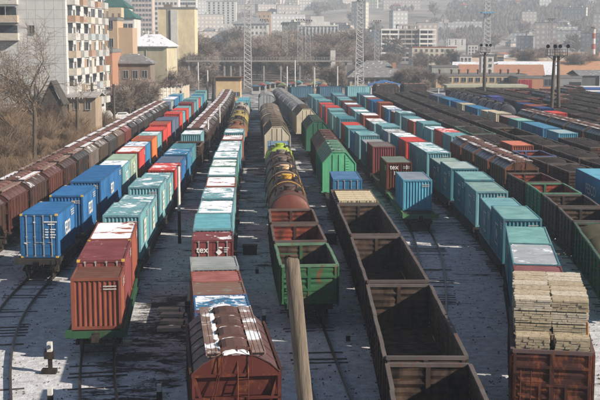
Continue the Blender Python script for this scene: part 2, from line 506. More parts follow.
def gear(root, L, lod):
    bl = L - 1.0
    d = bl / 2 - (1.9 if bl > 9 else 1.5)
    if bl < 6.0: d = bl / 2 - 1.3
    bogie(root, -d, lod); bogie(root, d, lod)
    coupler(root, -bl/2, -1); coupler(root, bl/2, 1)
    return bl

def flat_wagon(L, col, lod):
    root = empty('flat_wagon'); bl = gear(root, L, lod); h = bl / 2
    P_ = paint(col, .35, 0, .7)
    m = MB(); m.box(-1.25, 1.25, -h + .12, h - .12, 1.14, 1.22)
    y = -h + .6
    while y < h - .3:
        m.box(-1.25, 1.25, y, y + .12, 1.0, 1.135); y += 1.25
    m.build('deck', UNDER, root)
    for sx in (-1, 1):
        m = MB(); x = sx * 1.33
        m.box(x - .07, x + .07, -h + .1, h - .1, 1.16, 1.26)
        m.box(x - .015, x + .015, -h + 2.2, h - 2.2, .72, 1.16); m.box(x - .07, x + .07, -h + 2.2, h - 2.2, .66, .72)
        for yy in (-h + 1.2, h - 1.2): m.box(x - .015, x + .015, yy - 1.0, yy + 1.0, .95, 1.16)
        m.build('side_sill', P_, root)
    m = MB(); m.box(-.22, .22, -h + .2, h - .2, .7, 1.13); m.build('centre_sill', UNDER, root)
    for s in (-1, 1):
        m = MB(); m.box(-1.45, 1.45, s*h - .06, s*h + .06, .93, 1.27)
        m.box(-1.5, -1.2, s*h - .09, s*h + .09, .98, 1.34); m.box(1.2, 1.5, s*h - .09, s*h + .09, .98, 1.34)
        m.tube((.9, s*h + s*.08, .55), (.9, s*h + s*.08, 1.2), .02, k=5); m.tube((1.25, s*h + s*.08, .55), (1.25, s*h + s*.08, 1.2), .02, k=5)
        m.tube((.9, s*h + s*.08, .57), (1.25, s*h + s*.08, .57), .02, k=5)
        m.build('headstock', P_, root)
    return root

# ------------------------------------------------------------------ containers
def corr(m, a, b, z0, z1, outn, pitch=.28, depth=.04):
    """corrugated panel from a to b (xy), outward normal outn"""
    a = Vector(a); b = Vector(b); L = (b - a).length; d = (b - a) / L; o = Vector(outn)
    n = max(2, round(L / pitch)); p = L / n; pts = []
    for i in range(n):
        s = i * p
        pts += [(s, 0), (s + p*.28, 0), (s + p*.42, -depth), (s + p*.86, -depth)]
    pts.append((L, 0))
    k = len(m.v)
    for s, t in pts:
        q = a + d * s + o * t
        m.v += [(q.x, q.y, z0), (q.x, q.y, z1)]
    for i in range(len(pts) - 1):
        m.f.append((k+2*i, k+2*i+2, k+2*i+3, k+2*i+1)); m.m.append(0)

def container(L, H, wc, rc, end='ribs', logo=None, snow=0.0, near=True, rust=.2, name='shipping_container', hdr=None):
    W = 2.44; hw = W / 2; hl = L / 2
    root = empty(name)
    wm = paint(wc, rust, 0, .5); rm = paint(rc, rust + .05, snow, .6, (1, 1, 1), .3)
    fm = paint(tuple(x * .8 for x in wc), rust + .1, 0, .55)
    pt = .25 if near else .5; dp = .045 if near else .06
    m = MB()
    corr(m, (-hw + .03, hl - .12), (-hw + .03, -hl + .12), .16, H - .12, (-1, 0), pt, dp)
    m.build('side_panel', wm, root); m = MB()
    corr(m, (hw - .03, -hl + .12), (hw - .03, hl - .12), .16, H - .12, (1, 0), pt, dp)
    m.build('side_panel', wm, root)
    m = MB(); corr(m, (hw - .12, hl - .04), (-hw + .12, hl - .04), .16, H - .12, (0, 1), pt, dp); m.build('end_panel', wm, root)
    # roof with shallow transverse ribs
    m = MB(); n = max(3, int(L / .45)); ys_ = []
    for i in range(n):
        y = -hl + .08 + (L - .16) * i / n; p = (L - .16) / n
        ys_ += [(y, 0), (y + p*.3, 0), (y + p*.4, -.018), (y + p*.9, -.018)]
    ys_.append((hl - .08, 0))
    k = len(m.v)
    for y, dz in ys_: m.v += [(-hw + .07, y, H - .02 + dz), (hw - .07, y, H - .02 + dz)]
    for i in range(len(ys_) - 1): m.f.append((k+2*i, k+2*i+1, k+2*i+3, k+2*i+2)); m.m.append(0)
    m.build('roof', rm, root)
    m = MB()
    for sx in (-1, 1):
        x0, x1 = sorted((sx * hw, sx * (hw - .075)))
        m.box(x0, x1, -hl + .12, hl - .12, H - .12, H); m.box(x0, x1, -hl + .12, hl - .12, 0, .16)
        for sy in (-1, 1):
            xa, xb = sorted((sx * hw, sx * (hw - .12))); ya, yb = sorted((sy * hl, sy * (hl - .12)))
            m.box(xa, xb, ya, yb, .118, H - .118)
    for sy in (-1, 1):
        ya, yb = sorted((sy * hl, sy * (hl - .06)))
        m.box(-hw + .12, hw - .12, ya, yb, H - .14, H - .004); m.box(-hw + .12, hw - .12, ya, yb, .004, .16)
    m.box(-hw + .08, hw - .08, -hl + .1, hl - .1, .1, .14)
    if hdr: m.build('frame', fm, root)
    for sx in (-1, 1):
        for sy in (-1, 1):
            for z in (0, H - .118):
                xa, xb = sorted((sx * (hw + .004), sx * (hw - .162))); ya, yb = sorted((sy * (hl + .004), sy * (hl - .178)))
                if hdr: m = MB(); m.box(xa, xb, ya, yb, z, z + .122); m.build('corner_casting', YELLOW, root)
                else: m.box(xa, xb, ya, yb, z, z + .122)
    if not hdr: m.build('frame', fm, root)
    if end == 'ribs':
        m = MB(); corr(m, (-hw + .12, -hl + .04), (hw - .12, -hl + .04), .16, H - .14, (0, -1), .245, .055); m.build('end_panel', wm, root)
    else:
        for sx in (-1, 1):
            m = MB(); xa, xb = sorted((sx * .01, sx * (hw - .13)))
            nz = 5
            for i in range(nz):
                z0 = .18 + (H - .34) * i / nz; z1 = .18 + (H - .34) * (i + 1) / nz - .03
                m.box(xa, xb, -hl + .03, -hl + .07, z0, z1)
            m.box(xa, xb, -hl + .05, -hl + .09, .17, H - .15)
            d = m.build('door', wm, root)
            for xr in (.28, .82):
                m = MB(); m.tube((sx * xr, -hl - .0, .10), (sx * xr, -hl - .0, H - .06), .03, k=6)
                for z in (.12, .9, 1.4, H - .12): m.box(sx*xr - .06, sx*xr + .06, -hl - .02, -hl + .05, z - .04, z + .04)
                m.box(min(sx*xr, sx*(xr-.25)), max(sx*xr, sx*(xr-.25)), -hl - .035, -hl - .015, 1.0, 1.04)
                m.build('locking_rod', RODM, d)
    Mf = lambda x, z: Matrix.Translation((x, -hl - .03, z)) @ Matrix.Rotation(PI/2, 4, 'X')
    if near:
        m = MB(); x = hw + .012; z = H - .45
        for i in range(3): m.quad([(x, hl - 1.6 + i*.08, z - i*.16), (x, hl - .35, z - i*.16), (x, hl - .35, z + .08 - i*.16), (x, hl - 1.6 + i*.08, z + .08 - i*.16)])
        x = -x
        for i in range(3): m.quad([(x, -hl + 1.4 - i*.1, z - i*.16), (x, -hl + .35, z - i*.16), (x, -hl + .35, z + .08 - i*.16), (x, -hl + 1.4 - i*.1, z + .08 - i*.16)])
        if end == 'ribs':
            y = -hl - .012
            for i in range(2): m.quad([(.35, y, z - i*.14), (hw - .22, y, z - i*.14), (hw - .22, y, z + .06 - i*.14), (.35, y, z + .06 - i*.14)])
        m.build('code_markings', flat_mat('faded_white', (.42, .42, .40), .7), root)
    if logo == 'tex':
        text_part('tex', .52, WHITE, root, Mf(-.62, 2.0))
        m = MB(); c = (.36, -hl - .03, 1.86)
        m.quad([(c[0]-.19, c[1], c[2]), (c[0], c[1], c[2]-.19), (c[0]+.19, c[1], c[2]), (c[0], c[1], c[2]+.19)])
        m.quad([(c[0]-.02, c[1]-.001, 2.09), (c[0]+.2, c[1]-.001, 2.09), (c[0]+.2, c[1]-.001, 2.17), (c[0]-.02, c[1]-.001, 2.17)])
        for i in range(3): m.quad([(.66, -hl-.03, 2.09 - i*.12), (.95 - i*.06, -hl-.03, 2.09 - i*.12), (.95 - i*.06, -hl-.03, 2.14 - i*.12), (.66, -hl-.03, 2.14 - i*.12)])
        m.build('hazard_markings', WHITE, root)
        m = MB(); m.quad([(.16,-hl-.035,1.45),(.52,-hl-.035,1.45),(.52,-hl-.035,1.62),(.16,-hl-.035,1.62)])
        m.build('orange_placard', flat_mat('orange_placard', (.75, .1, .02)), root)
    if logo == 'texsmall':
        text_part('tex', .62, WHITE, root, Mf(-.5, 2.12)); text_part('1', .5, WHITE, root, Mf(-.45, 1.55)); text_part('1', .6, WHITE, root, Mf(.72, 2.1))
    if logo == 'data':
        m = MB()
        for x0, z, w_ in ((.35,2.35,.85),(.6,2.2,.45),(.42,1.85,.2),(.75,1.85,.35),(.42,1.68,.22),(.75,1.68,.3),(.4,1.5,.2),(.75,1.5,.35),(.42,1.33,.2),(.75,1.33,.3),(-.35,2.33,.14),(-.98,.95,.2)):
            m.quad([(x0,-hl-.03,z),(x0+w_,-hl-.03,z),(x0+w_,-hl-.03,z+.075),(x0,-hl-.03,z+.075)])
        m.build('stencilled_data', WHITE, root)
    if logo in ('data', 'fesco'):
        text_part('FESCO', .85, WHITE, root, Matrix.Translation((hw + .012, .3, H*.52)) @ Matrix.Rotation(PI/2, 4, 'Z') @ Matrix.Rotation(PI/2, 4, 'X') @ Matrix.Diagonal((.75, 1.5, 1, 1)))
    if logo == 'bigleft':
        text_part('FESCO', 1.25, flat_mat('pale_lettering', (.42, .48, .5)), root, Matrix.Translation((-hw - .012, .2, H*.5)) @ Matrix.Rotation(-PI/2, 4, 'Z') @ Matrix.Rotation(PI/2, 4, 'X'))
    if logo in ('square', 'both'):
        m = MB(); x = hw + .01; q = .78
        m.quad([(x, -q, H*.5 - q), (x, q, H*.5 - q), (x, q, H*.5 + q), (x, -q, H*.5 + q)])
        m.build('logo_panel', flat_mat('logo_white', (.6, .6, .52)), root)
        m = MB(); x += .006
        for i, (a_, b_) in enumerate(((-.55, .35), (-.35, .55), (-.55, .2))):
            z = H*.5 - .4 + i * .35
            m.quad([(x, a_, z), (x, b_, z + .08), (x, b_, z + .22), (x, a_, z + .14)])
        m.build('logo_stripes', flat_mat('logo_teal', (.1, .3, .32)), root)
    if logo in ('squareleft', 'both'):
        m = MB(); x = -hw - .01; q = .72; cz = H*.5
        t_ = .13
        for a0, a1, b0, b1 in ((-q, q, -q, -q+t_), (-q, q, q-t_, q), (-q, -q+t_, -q+t_, q-t_), (q-t_, q, -q+t_, q-t_)):
            m.quad([(x, a0, cz+b0), (x, a0, cz+b1), (x, a1, cz+b1), (x, a1, cz+b0)])
        m.quad([(x, -.42, cz), (x, 0, cz+.42), (x, .42, cz), (x, 0, cz-.42)])
        m.build('logo_panel', flat_mat('logo_faded', (.36, .40, .38)), root)
    return root

# ------------------------------------------------------------------ gondola
def gondola(L, col, icol, lod, load=None, seed=0, rim=None, halves=1):
    root = empty('gondola_wagon'); bl = gear(root, L, lod); h = bl / 2; rg = random.Random(seed)
    P_ = paint(col, .62 if abs(L - 8.4) < .01 else .42, 0, .7); I_ = icol; RM = paint(rim or tuple(x * 1.1 + .055 for x in col), .4, 0, .7)
    W = 1.5; z0, z1 = 1.32, 3.42
    m = MB(); m.box(-W + .03, W - .03, -h + .05, h - .05, z0 - .1, z0)
    y = -h + .5
    while y < h - .4:
        m.box(-W + .05, W - .05, y, y + .12, z0, z0 + .02); y += .9
    m.build('floor', I_, root)
    m = MB(); m.box(-.2, .2, -h, h, .72, 1.21); m.box(-1.3, 1.3, -h + .1, -h + .35, .9, 1.21); m.box(-1.3, 1.3, h - .35, h - .1, .9, 1.21)
    if lod:
        m.tube((-.9, -1, .85), (-.9, 1.2, .85), .2, k=10); m.box(.5, 1.0, -.6, .4, .6, 1.1)
    m.build('underframe', UNDER, root)
    nr = max(4, round(bl / 1.72)); 
    for sx in (-1, 1):
        m = MB(); x = sx * W
        segs = nr; nzs = 7
        # wall sheet with horizontal swages, both faces
        for face, off in ((0, .0), (1, sx * .05)):
            kb = len(m.v); rows = []
            for iz in range(nzs * 2 + 1):
                z = z0 + (z1 - .12 - z0) * iz / (nzs * 2); dx = (.045 * sx if iz % 2 else 0)
                for iy in range(segs + 1):
                    y = -h + .04 + (bl - .08) * iy / segs
                    j = rg.uniform(-.02, .02) if 0 < iy < segs and lod else 0
                    m.v.append((x + off + dx + j, y, z))
            for iz in range(nzs * 2):
                for iy in range(segs):
                    a = kb + iz * (segs + 1) + iy
                    m.f.append((a, a + 1, a + segs + 2, a + segs + 1)); m.m.append(face)
        ni = len(m.f)
        for i in range(segs + 1):
            y = -h + .1 + (bl - .2) * i / segs
            xa, xb = sorted((x + sx * .045, x + sx * .135))
            m.box(xa, xb, y - .075, y + .075, z0 - .05, z1 - .12, 1)
        # rim, slightly bent between posts
        for i in range(segs):
            y0 = -h + .02 + (bl - .04) * i / segs; y1 = -h + .02 + (bl - .04) * (i + 1) / segs
            d0 = rg.uniform(-.02, .02)
            xa, xb = sorted((x - sx * .03, x + sx * .13))
            m.box(xa + d0, xb + d0, y0, y1, z1 - .12, z1 + rg.uniform(-.025, .025), 2)
        xa, xb = sorted((x, x + sx * .1)); m.box(xa, xb, -h, h, z0 - .2, z0 - .05, 1)
        m.build('side_wall', [I_, P_, RM], root)
    for sy in (-1, 1):
        m = MB(); y = sy * (h - .03)
        nzs = 6
        for face, off in ((0, 0.0), (1, sy * .05)):
            kb = len(m.v)
            for iz in range(nzs * 2 + 1):
                z = z0 + (z1 - .13 - z0) * iz / (nzs * 2); dy = .048 * sy if iz % 2 else 0
                for ix in range(5):
                    m.v.append((-W + .02 + (2 * W - .04) * ix / 4, y + off + dy + (rg.uniform(-.03, .03) if 0 < ix < 4 else 0), z))
            for iz in range(nzs * 2):
                for ix in range(4):
                    a = kb + iz * 5 + ix; m.f.append((a, a + 1, a + 6, a + 5)); m.m.append(face)
        ya, yb = sorted((y + sy * .045, y + sy * .13))
        for z in (z0 - .05, 1.98, 2.7): m.box(-W, W, ya, yb, z, z + .11, 1)
        for xx in (-W + .02, -.5, .5, W - .13): m.box(xx, xx + .11, ya + .004, yb - .004, z0 + .06, 1.98 if abs(xx) < 1 else z1 - .13, 1)
        ya, yb = sorted((y - sy * .03, y + sy * .12))
        m.box(-W - .03, W + .03, ya, yb, z1 - .13, z1 + .01, 2)
        m.box(-.09, .09, ya + .0, yb - .02, 1.4, z1 - .13, 1)
        for sx in (-1, 1): xa, xb = sorted((sx * (W - .07), sx * (W + .02))); yc, yd = sorted((sy * (h - .14), sy * (h + .0))); m.box(xa, xb, yc, yd, z0, z1 - .135, 0)
        e = m.build('end_wall', [I_, P_, RM], root)
    if lod:
        for sx in ((-1,) if L < 9 else (-1, 1)):
            m = MB(); yb = -h - .17; xc = sx * .98 if L > 9 else -1.0
            for xx in (-.2, .2): m.tube((xc + xx, yb, .7), (xc + xx, yb, z1 - .8), .022, k=5)
            for i in range(7): m.tube((xc - .2, yb, .75 + i * .3), (xc + .2, yb, .75 + i * .3), .018, k=5)
            m.build('ladder', P_, root)
    if load:
        m = MB(); nx, ny = 10, max(10, int(bl * 1.6))
        for j in range(ny + 1):
            for i in range(nx + 1):
                x = -W + .06 + (2 * W - .12) * i / nx; y = -h + .12 + (bl - .24) * j / ny
                e = min(i, nx - i) / nx * 2; ey = min(1, min(j, ny - j) / 3)
                z = z1 - .28 + .38 * math.sqrt(max(0, e)) * math.sqrt(ey) + .16 * rg.uniform(-.5, .5) + .14 * math.sin(y * 1.5 + seed)
                m.v.append((x, y, z))
        for j in range(ny):
            for i in range(nx): a = j * (nx + 1) + i; m.f.append((a, a + 1, a + nx + 2, a + nx + 1)); m.m.append(0)
        lo_ = m.build('load', load, root, sm=True)
    return root

# ------------------------------------------------------------------ covered hopper with hatches
def hopper(L, col, rcol, lod, snow=.4, peak=4.32, endcol=None, lid=None):
    root = empty('hopper_wagon'); bl = gear(root, L, lod); h = bl / 2
    P_ = paint(col, .45, 0, .65); RL = paint(rcol, .30, snow * .5, .38, (1, 1, 1)); E_ = paint(endcol or col, .5, 0, .65)
    W = 1.58; ez = 3.62
    for sx in (-1, 1):
        m = MB(); x = sx * W
        q = [(x, -h + .3, 1.75), (x, h - .3, 1.75), (x, h - .3, ez), (x, -h + .3, ez)]
        m.quad(q if sx > 0 else q[::-1])
        q = [(x, -h + .3, 1.75), (x * .45, -h + 1.6, .75), (x * .45, h - 1.6, .75), (x, h - .3, 1.75)]
        m.quad(q if sx > 0 else q[::-1])
        n = max(4, round(bl / 1.1))
        for i in range(n + 1):
            y = -h + .3 + (bl - .6) * i / n
            xa, xb = sorted((x, x + sx * .06)); m.box(xa, xb, y - .04, y + .04, 1.7, ez - .002)
        xa, xb = sorted((x - sx * .01, x + sx * .09)); m.box(xa, xb, -h + .12, h - .12, 1.55, 1.7); m.box(xa, xb, -h + .2, h - .2, ez, ez + .09)
        m.build('side_wall', P_, root)
    prof = [(-W, ez), (-1.22, ez + .33), (-.72, peak - .1), (0, peak), (.72, peak - .1), (1.22, ez + .33), (W, ez)]
    m = MB(); y = -h + .15; n = max(3, round(bl / 1.25)); p = (bl - .3) / n
    for i in range(n):
        m.prism_y([(a, b_ + .0) for a, b_ in prof], y, y + p, 0, False, False)
        for k in range(len(prof) - 1):
            (xa, za), (xb, zb) = prof[k], prof[k + 1]
            m.bar((xa, y, za + .015), (xb, y, zb + .015), .05, .03, 0)
        y += p
    m.build('roof', RL, root)
    for s in (-1, 1):
        m = MB(); yy = s * (h - .15)
        pts = [(x, yy, z) for x, z in prof]
        m.quad(pts if s < 0 else pts[::-1])
        m.quad([(-W, yy, ez), (-W, s*(h-.3), 2.75), (W, s*(h-.3), 2.75), (W, yy, ez)] if s < 0 else [(W, yy, ez), (W, s*(h-.3), 2.75), (-W, s*(h-.3), 2.75), (-W, yy, ez)])
        m.quad([(-W, s*(h-.3), 2.75), (-W*.6, s*(h-1.9), .9), (W*.6, s*(h-1.9), .9), (W, s*(h-.3), 2.75)])
        ya, yb = sorted((s*(h-.18), s*(h-.02))); m.box(-W - .02, W + .02, ya, yb, ez - .09, ez + .0)
        m.box(-W, W, ya, yb, 2.68, 2.76)
        for sx in (-1, 1):
            m.bar((sx * (W - .08), s*(h-.1), ez - .1), (sx * (W - .75), s*(h-.1), 1.2), .1, .08)
            xa, xb = sorted((sx * W, sx * (W - .1))); m.box(xa, xb, ya, yb, 1.2, ez - .09)
            xa, xb = sorted((sx*.28, sx*.36)); m.box(xa, xb, ya, yb, 1.2, 2.68)
        m.build('end_wall', E_, root)
        m = MB(); m.box(-W, W, min(s*h, s*(h-.8)), max(s*h, s*(h-.8)), 1.12, 1.2); m.build('end_platform', UNDER, root)
    m = MB(); m.box(-.25, .25, -h + .1, h - .1, .72, 1.1)
    for yy in (-bl*.13, bl*.13): m.prism_y([(-.6, .9), (-.3, .35), (.3, .35), (.6, .9)], yy - .5, yy + .5)
    m.build('underframe', UNDER, root)
    WK = paint((.20, .13, .11), .3, snow * 1.5, .8, (1, 1, 1))
    if lod and snow >= .3 and bl > 7.3:      # snow packed between the hatches and along the boards
        rs = random.Random(5)
        for i in range(5):
            yc = -h + .35 + (bl - .7) * i / 4; m = MB(); k = 8; n0 = len(m.v)
            for a in range(k + 1):
                x = -.48 + .96 * a / k; hh = .10 * math.sin(PI * a / k) ** .5 + .01
                m.v += [(x, yc - .2 - rs.uniform(0, .06), peak - .02), (x, yc, peak + hh + rs.uniform(0, .03)), (x, yc + .2 + rs.uniform(0, .06), peak - .02)]
            for a in range(k):
                for q in (0, 1): m.f.append((n0 + a*3 + q, n0 + (a+1)*3 + q, n0 + (a+1)*3 + q + 1, n0 + a*3 + q + 1)); m.m.append(0)
            m.build('snow', SNOWM, root, sm=True)
        m = MB(); n0 = 0; k = 24
        for a in range(k + 1):
            y = -h + .4 + (bl - .8) * a / k; wd = .10 + .07 * rs.random() if rs.random() < .8 else .02
            m.v += [(-.56 - wd, y, peak + .062), (-.56, y, peak + .09), (-.56 + wd * .5, y, peak - .02)]
        for a in range(k):
            for q in (0, 1): m.f.append((a*3 + q, a*3 + q + 1, (a+1)*3 + q + 1, (a+1)*3 + q)); m.m.append(0)
        m.build('snow', SNOWM, root, sm=True)
    for sx in (-1, 1):
        m = MB()
        for i in range(3):
            x = sx * (.62 + .16 * i); m.box(x - .07, x + .07, -h + .2, h - .2, peak + .02, peak + .055)
        m.box(min(sx*1.02, sx*1.07), max(sx*1.02, sx*1.07), -h + .2, h - .2, peak - .05, peak + .075)
        y = -h + .3
        while y < h - .2:
            m.box(min(sx*.5, sx*1.02), max(sx*.5, sx*1.02), y, y + .06, peak - .13, peak + .018); y += .9
        m.build('roof_walkway', WK, root)
    HM = paint(lid or (.15, .07, .055), .3, snow * .35, .6, (1, 1, 1)); nh = 4 if bl < 9 else 6
    for i in range(nh):
        yc = -h + .35 + (bl - .7) * (i + .5) / nh; l = (bl - .7) / nh * .33
        m = MB()
        m.prism_y([(-.47, peak - .05), (-.47, peak + .1), (-.3, peak + .17), (0, peak + .2), (.3, peak + .17), (.47, peak + .1), (.47, peak - .05)][::-1], yc - l, yc + l)
        m.box(-.53, .53, yc - l - .05, yc - l - .01, peak - .04, peak + .12); m.box(-.53, .53, yc + l + .01, yc + l + .05, peak - .04, peak + .12)
        ho = m.build('hatch', HM, root)
        if lod:
            m = MB(); m.tube((-.56, yc - l*.5, peak + .1), (-.56, yc + l*.5, peak + .1), .03, k=5); m.box(-.6, -.46, yc - .05, yc + .05, peak + .06, peak + .16); m.build('hatch_hinge', UNDER, ho)
    if lod:
        m = MB(); yb = -h + .0
        for xx in (.05, .42): m.tube((xx, yb - .04, 1.2), (xx, yb - .04, 3.5), .022, k=5); m.tube((xx, yb - .04, 3.5), (xx, yb + .35, peak + .25), .022, k=5)
        for i in range(9): m.tube((.05, yb - .04, 1.3 + i*.27), (.42, yb - .04, 1.3 + i*.27), .018, k=5)
        m.build('ladder', E_, root)
        m = MB()
        for a, b_ in (((-.5, yb+.05, ez), (-.5, yb+.05, peak+.35)), ((.55, yb+.05, ez), (.55, yb+.05, peak+.35)), ((-.9, yb, 2.7), (-.45, yb, peak+.1)), ((-1.1, yb+.02, 1.3), (-.6, yb, ez))):
            m.tube(a, b_, .018, k=5)
        m.build('handrail', E_, root)
    return root

# ------------------------------------------------------------------ tall box hopper with chamfered roof
def chamfer_wagon(L, col, rcol, lod, snow=.2, rounded=False):
    root = empty('covered_wagon'); bl = gear(root, L, lod); h = bl / 2
    P_ = paint(col, .2, 0, .6); RF = paint(rcol, .3, snow, .6, (1, 1, 1))
    W = 1.58; z0, ze, zp, tw = 1.28, 3.9, 5.0, .62
    if rounded: prof = [(W, ze)] + [(W * math.cos(t), ze + .95 * math.sin(t)) for t in [PI*i/10 for i in range(1, 10)]] + [(-W, ze)]
    else: prof = [(W, ze), (tw, zp), (-tw, zp), (-W, ze)]
    full = [(-W, z0), (W, z0)] + prof
    for sx in (-1, 1):
        m = MB(); x = sx * W; q = [(x, -h + .1, z0), (x, h - .1, z0), (x, h - .1, ze), (x, -h + .1, ze)]
        m.quad(q if sx > 0 else q[::-1])
        n = round(bl / 1.0)
        for i in range(n + 1):
            y = -h + .14 + (bl - .28) * i / n; xa, xb = sorted((x, x + sx * .05)); m.box(xa, xb, y - .035, y + .035, z0, ze)
        xa, xb = sorted((x - sx*.02, x + sx * .08)); m.box(xa, xb, -h + .05, h - .05, z0 - .14, z0)
        m.build('side_wall', P_, root)
    m = MB(); m.prism_y(prof, -h + .1, h - .1, 0, False, False)
    n = round(bl / 1.6)
    for i in range(n + 1):
        y = -h + .12 + (bl - .24) * i / n
        for k in range(len(prof) - 1): m.bar((prof[k][0], y, prof[k][1] + .02), (prof[k+1][0], y, prof[k+1][1] + .02), .06, .04)
    m.build('roof', RF, root)
    for s in (-1, 1):
        m = MB(); yy = s * (h - .1); pts = [(x, yy, z) for x, z in full]
        m.quad(pts if s < 0 else pts[::-1])
        ya, yb = sorted((yy + s*.0, yy + s*.05))
        for xx in (-W + .02, -.62, -.02, .58, W - .06): m.box(xx, xx + .04, ya, yb, z0 + .05, (ze if abs(xx) > 1 else zp - .25))
        m.box(-W, W, ya, yb, z0 - .14, z0 + .05)
        for k in range(len(prof) - 1): m.bar((prof[k][0], (ya+yb)/2, prof[k][1] - .02), (prof[k+1][0], (ya+yb)/2, prof[k+1][1] - .02), .07, .06)
        if lod:
            for i in range(12): m.box(.62, .98, yy + s*.02 - .02, yy + s*.02 + .02, z0 + .25 + i*.26, z0 + .28 + i*.26)
        m.build('end_wall', P_, root)
    m = MB()
    nh = 4
    for i in range(nh):
        yc = -h + bl * (i + .5) / nh; zz = zp if not rounded else ze + .95
        m = MB(); m.box(-.42, .42, yc - .55, yc + .55, zz + .02, zz + .12); m.build('roof_hatch', RF, root)
    m = MB(); m.box(-.25, .25, -h + .1, h - .1, .7, 1.12); m.build('underframe', UNDER, root)
    return root

# ------------------------------------------------------------------ tank wagon
def tank_wagon(L, col, band, lod, endcol=None):
    root = empty('tank_wagon'); bl = gear(root, L, lod); h = bl / 2; r = 1.5; cz = 2.82
    P_ = paint(col, .35, 0, .45, grime=.6); hb = h - .1
    e = .42
    prof = [(-hb + e*(1-math.cos(t)), r * math.sin(t)) for t in [PI/2*i/6 for i in range(7)]]
    prof = [(-hb, .01)] + prof[1:] + [(hb - e*(1-math.cos(t)), r * math.sin(t)) for t in [PI/2*(6-i)/6 for i in range(7)]]
    m = MB(); m.lathe_y(prof, 28, cz); m.build('tank', P_, root, sm=True)
    if endcol:
        m = MB(); m.lathe_y([(-hb - .012 + e*(1-math.cos(t)) , r * math.sin(t)*1.0) for t in [PI/2*i/6 for i in range(6)]], 28, cz); m.build('tank_end', paint(endcol, .4, 0, .5), root, sm=True)
    B_ = paint(band, .3, 0, .5)
    for y in ((-hb + .62), 0.0 if bl > 8 else None, (hb - .62)):
        if y is None: continue
        m = MB(); m.lathe_y([(y - .11, r + .001), (y - .11, r + .03), (y + .11, r + .03), (y + .11, r + .001)], 28, cz); m.build('band', B_, root, sm=False)
    m = MB(); m.lathe_z([(cz + r - .1, .42), (cz + r + .2, .42), (cz + r + .27, .46), (cz + r + .33, .4), (cz + r + .36, .02)], 16)
    m.tube((.6, .5, cz+r-.1), (.6, .5, cz+r+.25), .09, k=8)
    m.build('dome_hatch', B_ if lod else P_, root)
    m = MB()
    m.box(-.95, -.5, -.9, .9, cz + r + .0, cz + r + .04); m.box(.5, .95, -.9, .9, cz + r, cz + r + .04)
    for sx in (-1, 1):
        for yy in (-.9, .9): m.tube((sx*.95, yy, cz + r - .3), (sx*.95, yy, cz + r + .6), .02, k=5)
        m.tube((sx*.95, -.9, cz+r+.6), (sx*.95, .9, cz+r+.6), .02, k=5)
        for xx in (-.18, .18): m.tube((sx * 1.62, xx, .9), (sx * 1.0, xx, cz + r), .025, k=5)
    m.build('platform', UNDER, root)
    m = MB(); m.box(-.25, .25, -h + .05, h - .05, .75, 1.12)
    for y in (-hb + 1.0, hb - 1.0): m.box(-1.25, 1.25, y - .2, y + .2, 1.1, 1.75)
    for s in (-1, 1): m.box(-1.4, 1.4, s*h - .06, s*h + .06, .9, 1.22)
    m.build('underframe', UNDER, root)
    return root

# ------------------------------------------------------------------ composing the trains
BLUE = (.010, .115, .30); TEAL = (.135, .31, .35); TEALD = (.055, .20, .25); RED = (.50, .055, .045); RUST = (.27, .07, .04); MAROON = (.17, .035, .038)
BROWN = (.115, .038, .026); GREEN = (.045, .19, .11); MINT = (.22, .42, .37); GREY = (.27, .30, .31); WHITEC = (.62, .64, .66); ORANGE = (.60, .16, .045)
SLATE = (.085, .12, .19); NAVY = (.02, .05, .16); CREAM = (.50, .45, .34); DKBRN = (.055, .035, .028); PALEG = (.26, .37, .28); BLUE2 = (.03, .17, .33); STRIPE = (.085, .33, .46)
CNAME = {BLUE: 'blue', TEAL: 'teal', TEALD: 'dark teal', RED: 'bright red', RUST: 'rust red', MAROON: 'maroon', BROWN: 'brown', GREEN: 'green', MINT: 'mint green',
         GREY: 'grey', WHITEC: 'white', ORANGE: 'orange', SLATE: 'slate blue', NAVY: 'navy blue', CREAM: 'cream', DKBRN: 'dark brown', PALEG: 'pale green', BLUE2: 'mid blue', STRIPE: 'light blue'}
CNT = {}
def idx(k, kind):
    CNT[(k, kind)] = CNT.get((k, kind), 0) + 1; return CNT[(k, kind)]
TRN = {k: ordn(k) + ' train from left' for k in range(1, 21)}
def place(root, tr, s0, L):
    a = tr.p(s0 + .9); b_ = tr.p(s0 + L - .9); c = (a + b_) / 2; d = (b_ - a).normalized()
    rz = math.atan2(-d.x, d.y)
    root.location = (c.x, c.y, 0); root.rotation_euler = (0, 0, rz)
    return c, d, rz

def add_container(k, c, d, rz, off, z, L=6.06, H=2.59, wc=BLUE, rc=None, end='ribs', logo=None, snow=0.0, look=None, hdr=None, rust=.2):
    pos = c + d * off; near = pos.y < 125
    rc = rc or wc
    key = ('cont', L, H, wc, rc, end, logo, snow, near, hdr, rust)
    o = spawn(key, lambda: container(L, H, wc, rc, end, logo, snow, near, rust, hdr=hdr))
    o.location = (pos.x, pos.y, z); o.rotation_euler = (0, 0, rz)
    n = idx(k, 'c')
    nm = CNAME.get(wc, 'painted')
    if look is None:
        look = nm + ' container' + (' with snowy roof' if snow >= .45 else (' with patchy snow' if snow > 0 else ''))
        if rc != wc and rc in CNAME and snow < .45: look = nm + ' container with ' + CNAME[rc] + ' roof'
    tag(o, '%s, %s container back in %s' % (look, ordn(n), TRN[k]), 'shipping container', 'shipping containers on the trains')
    return o

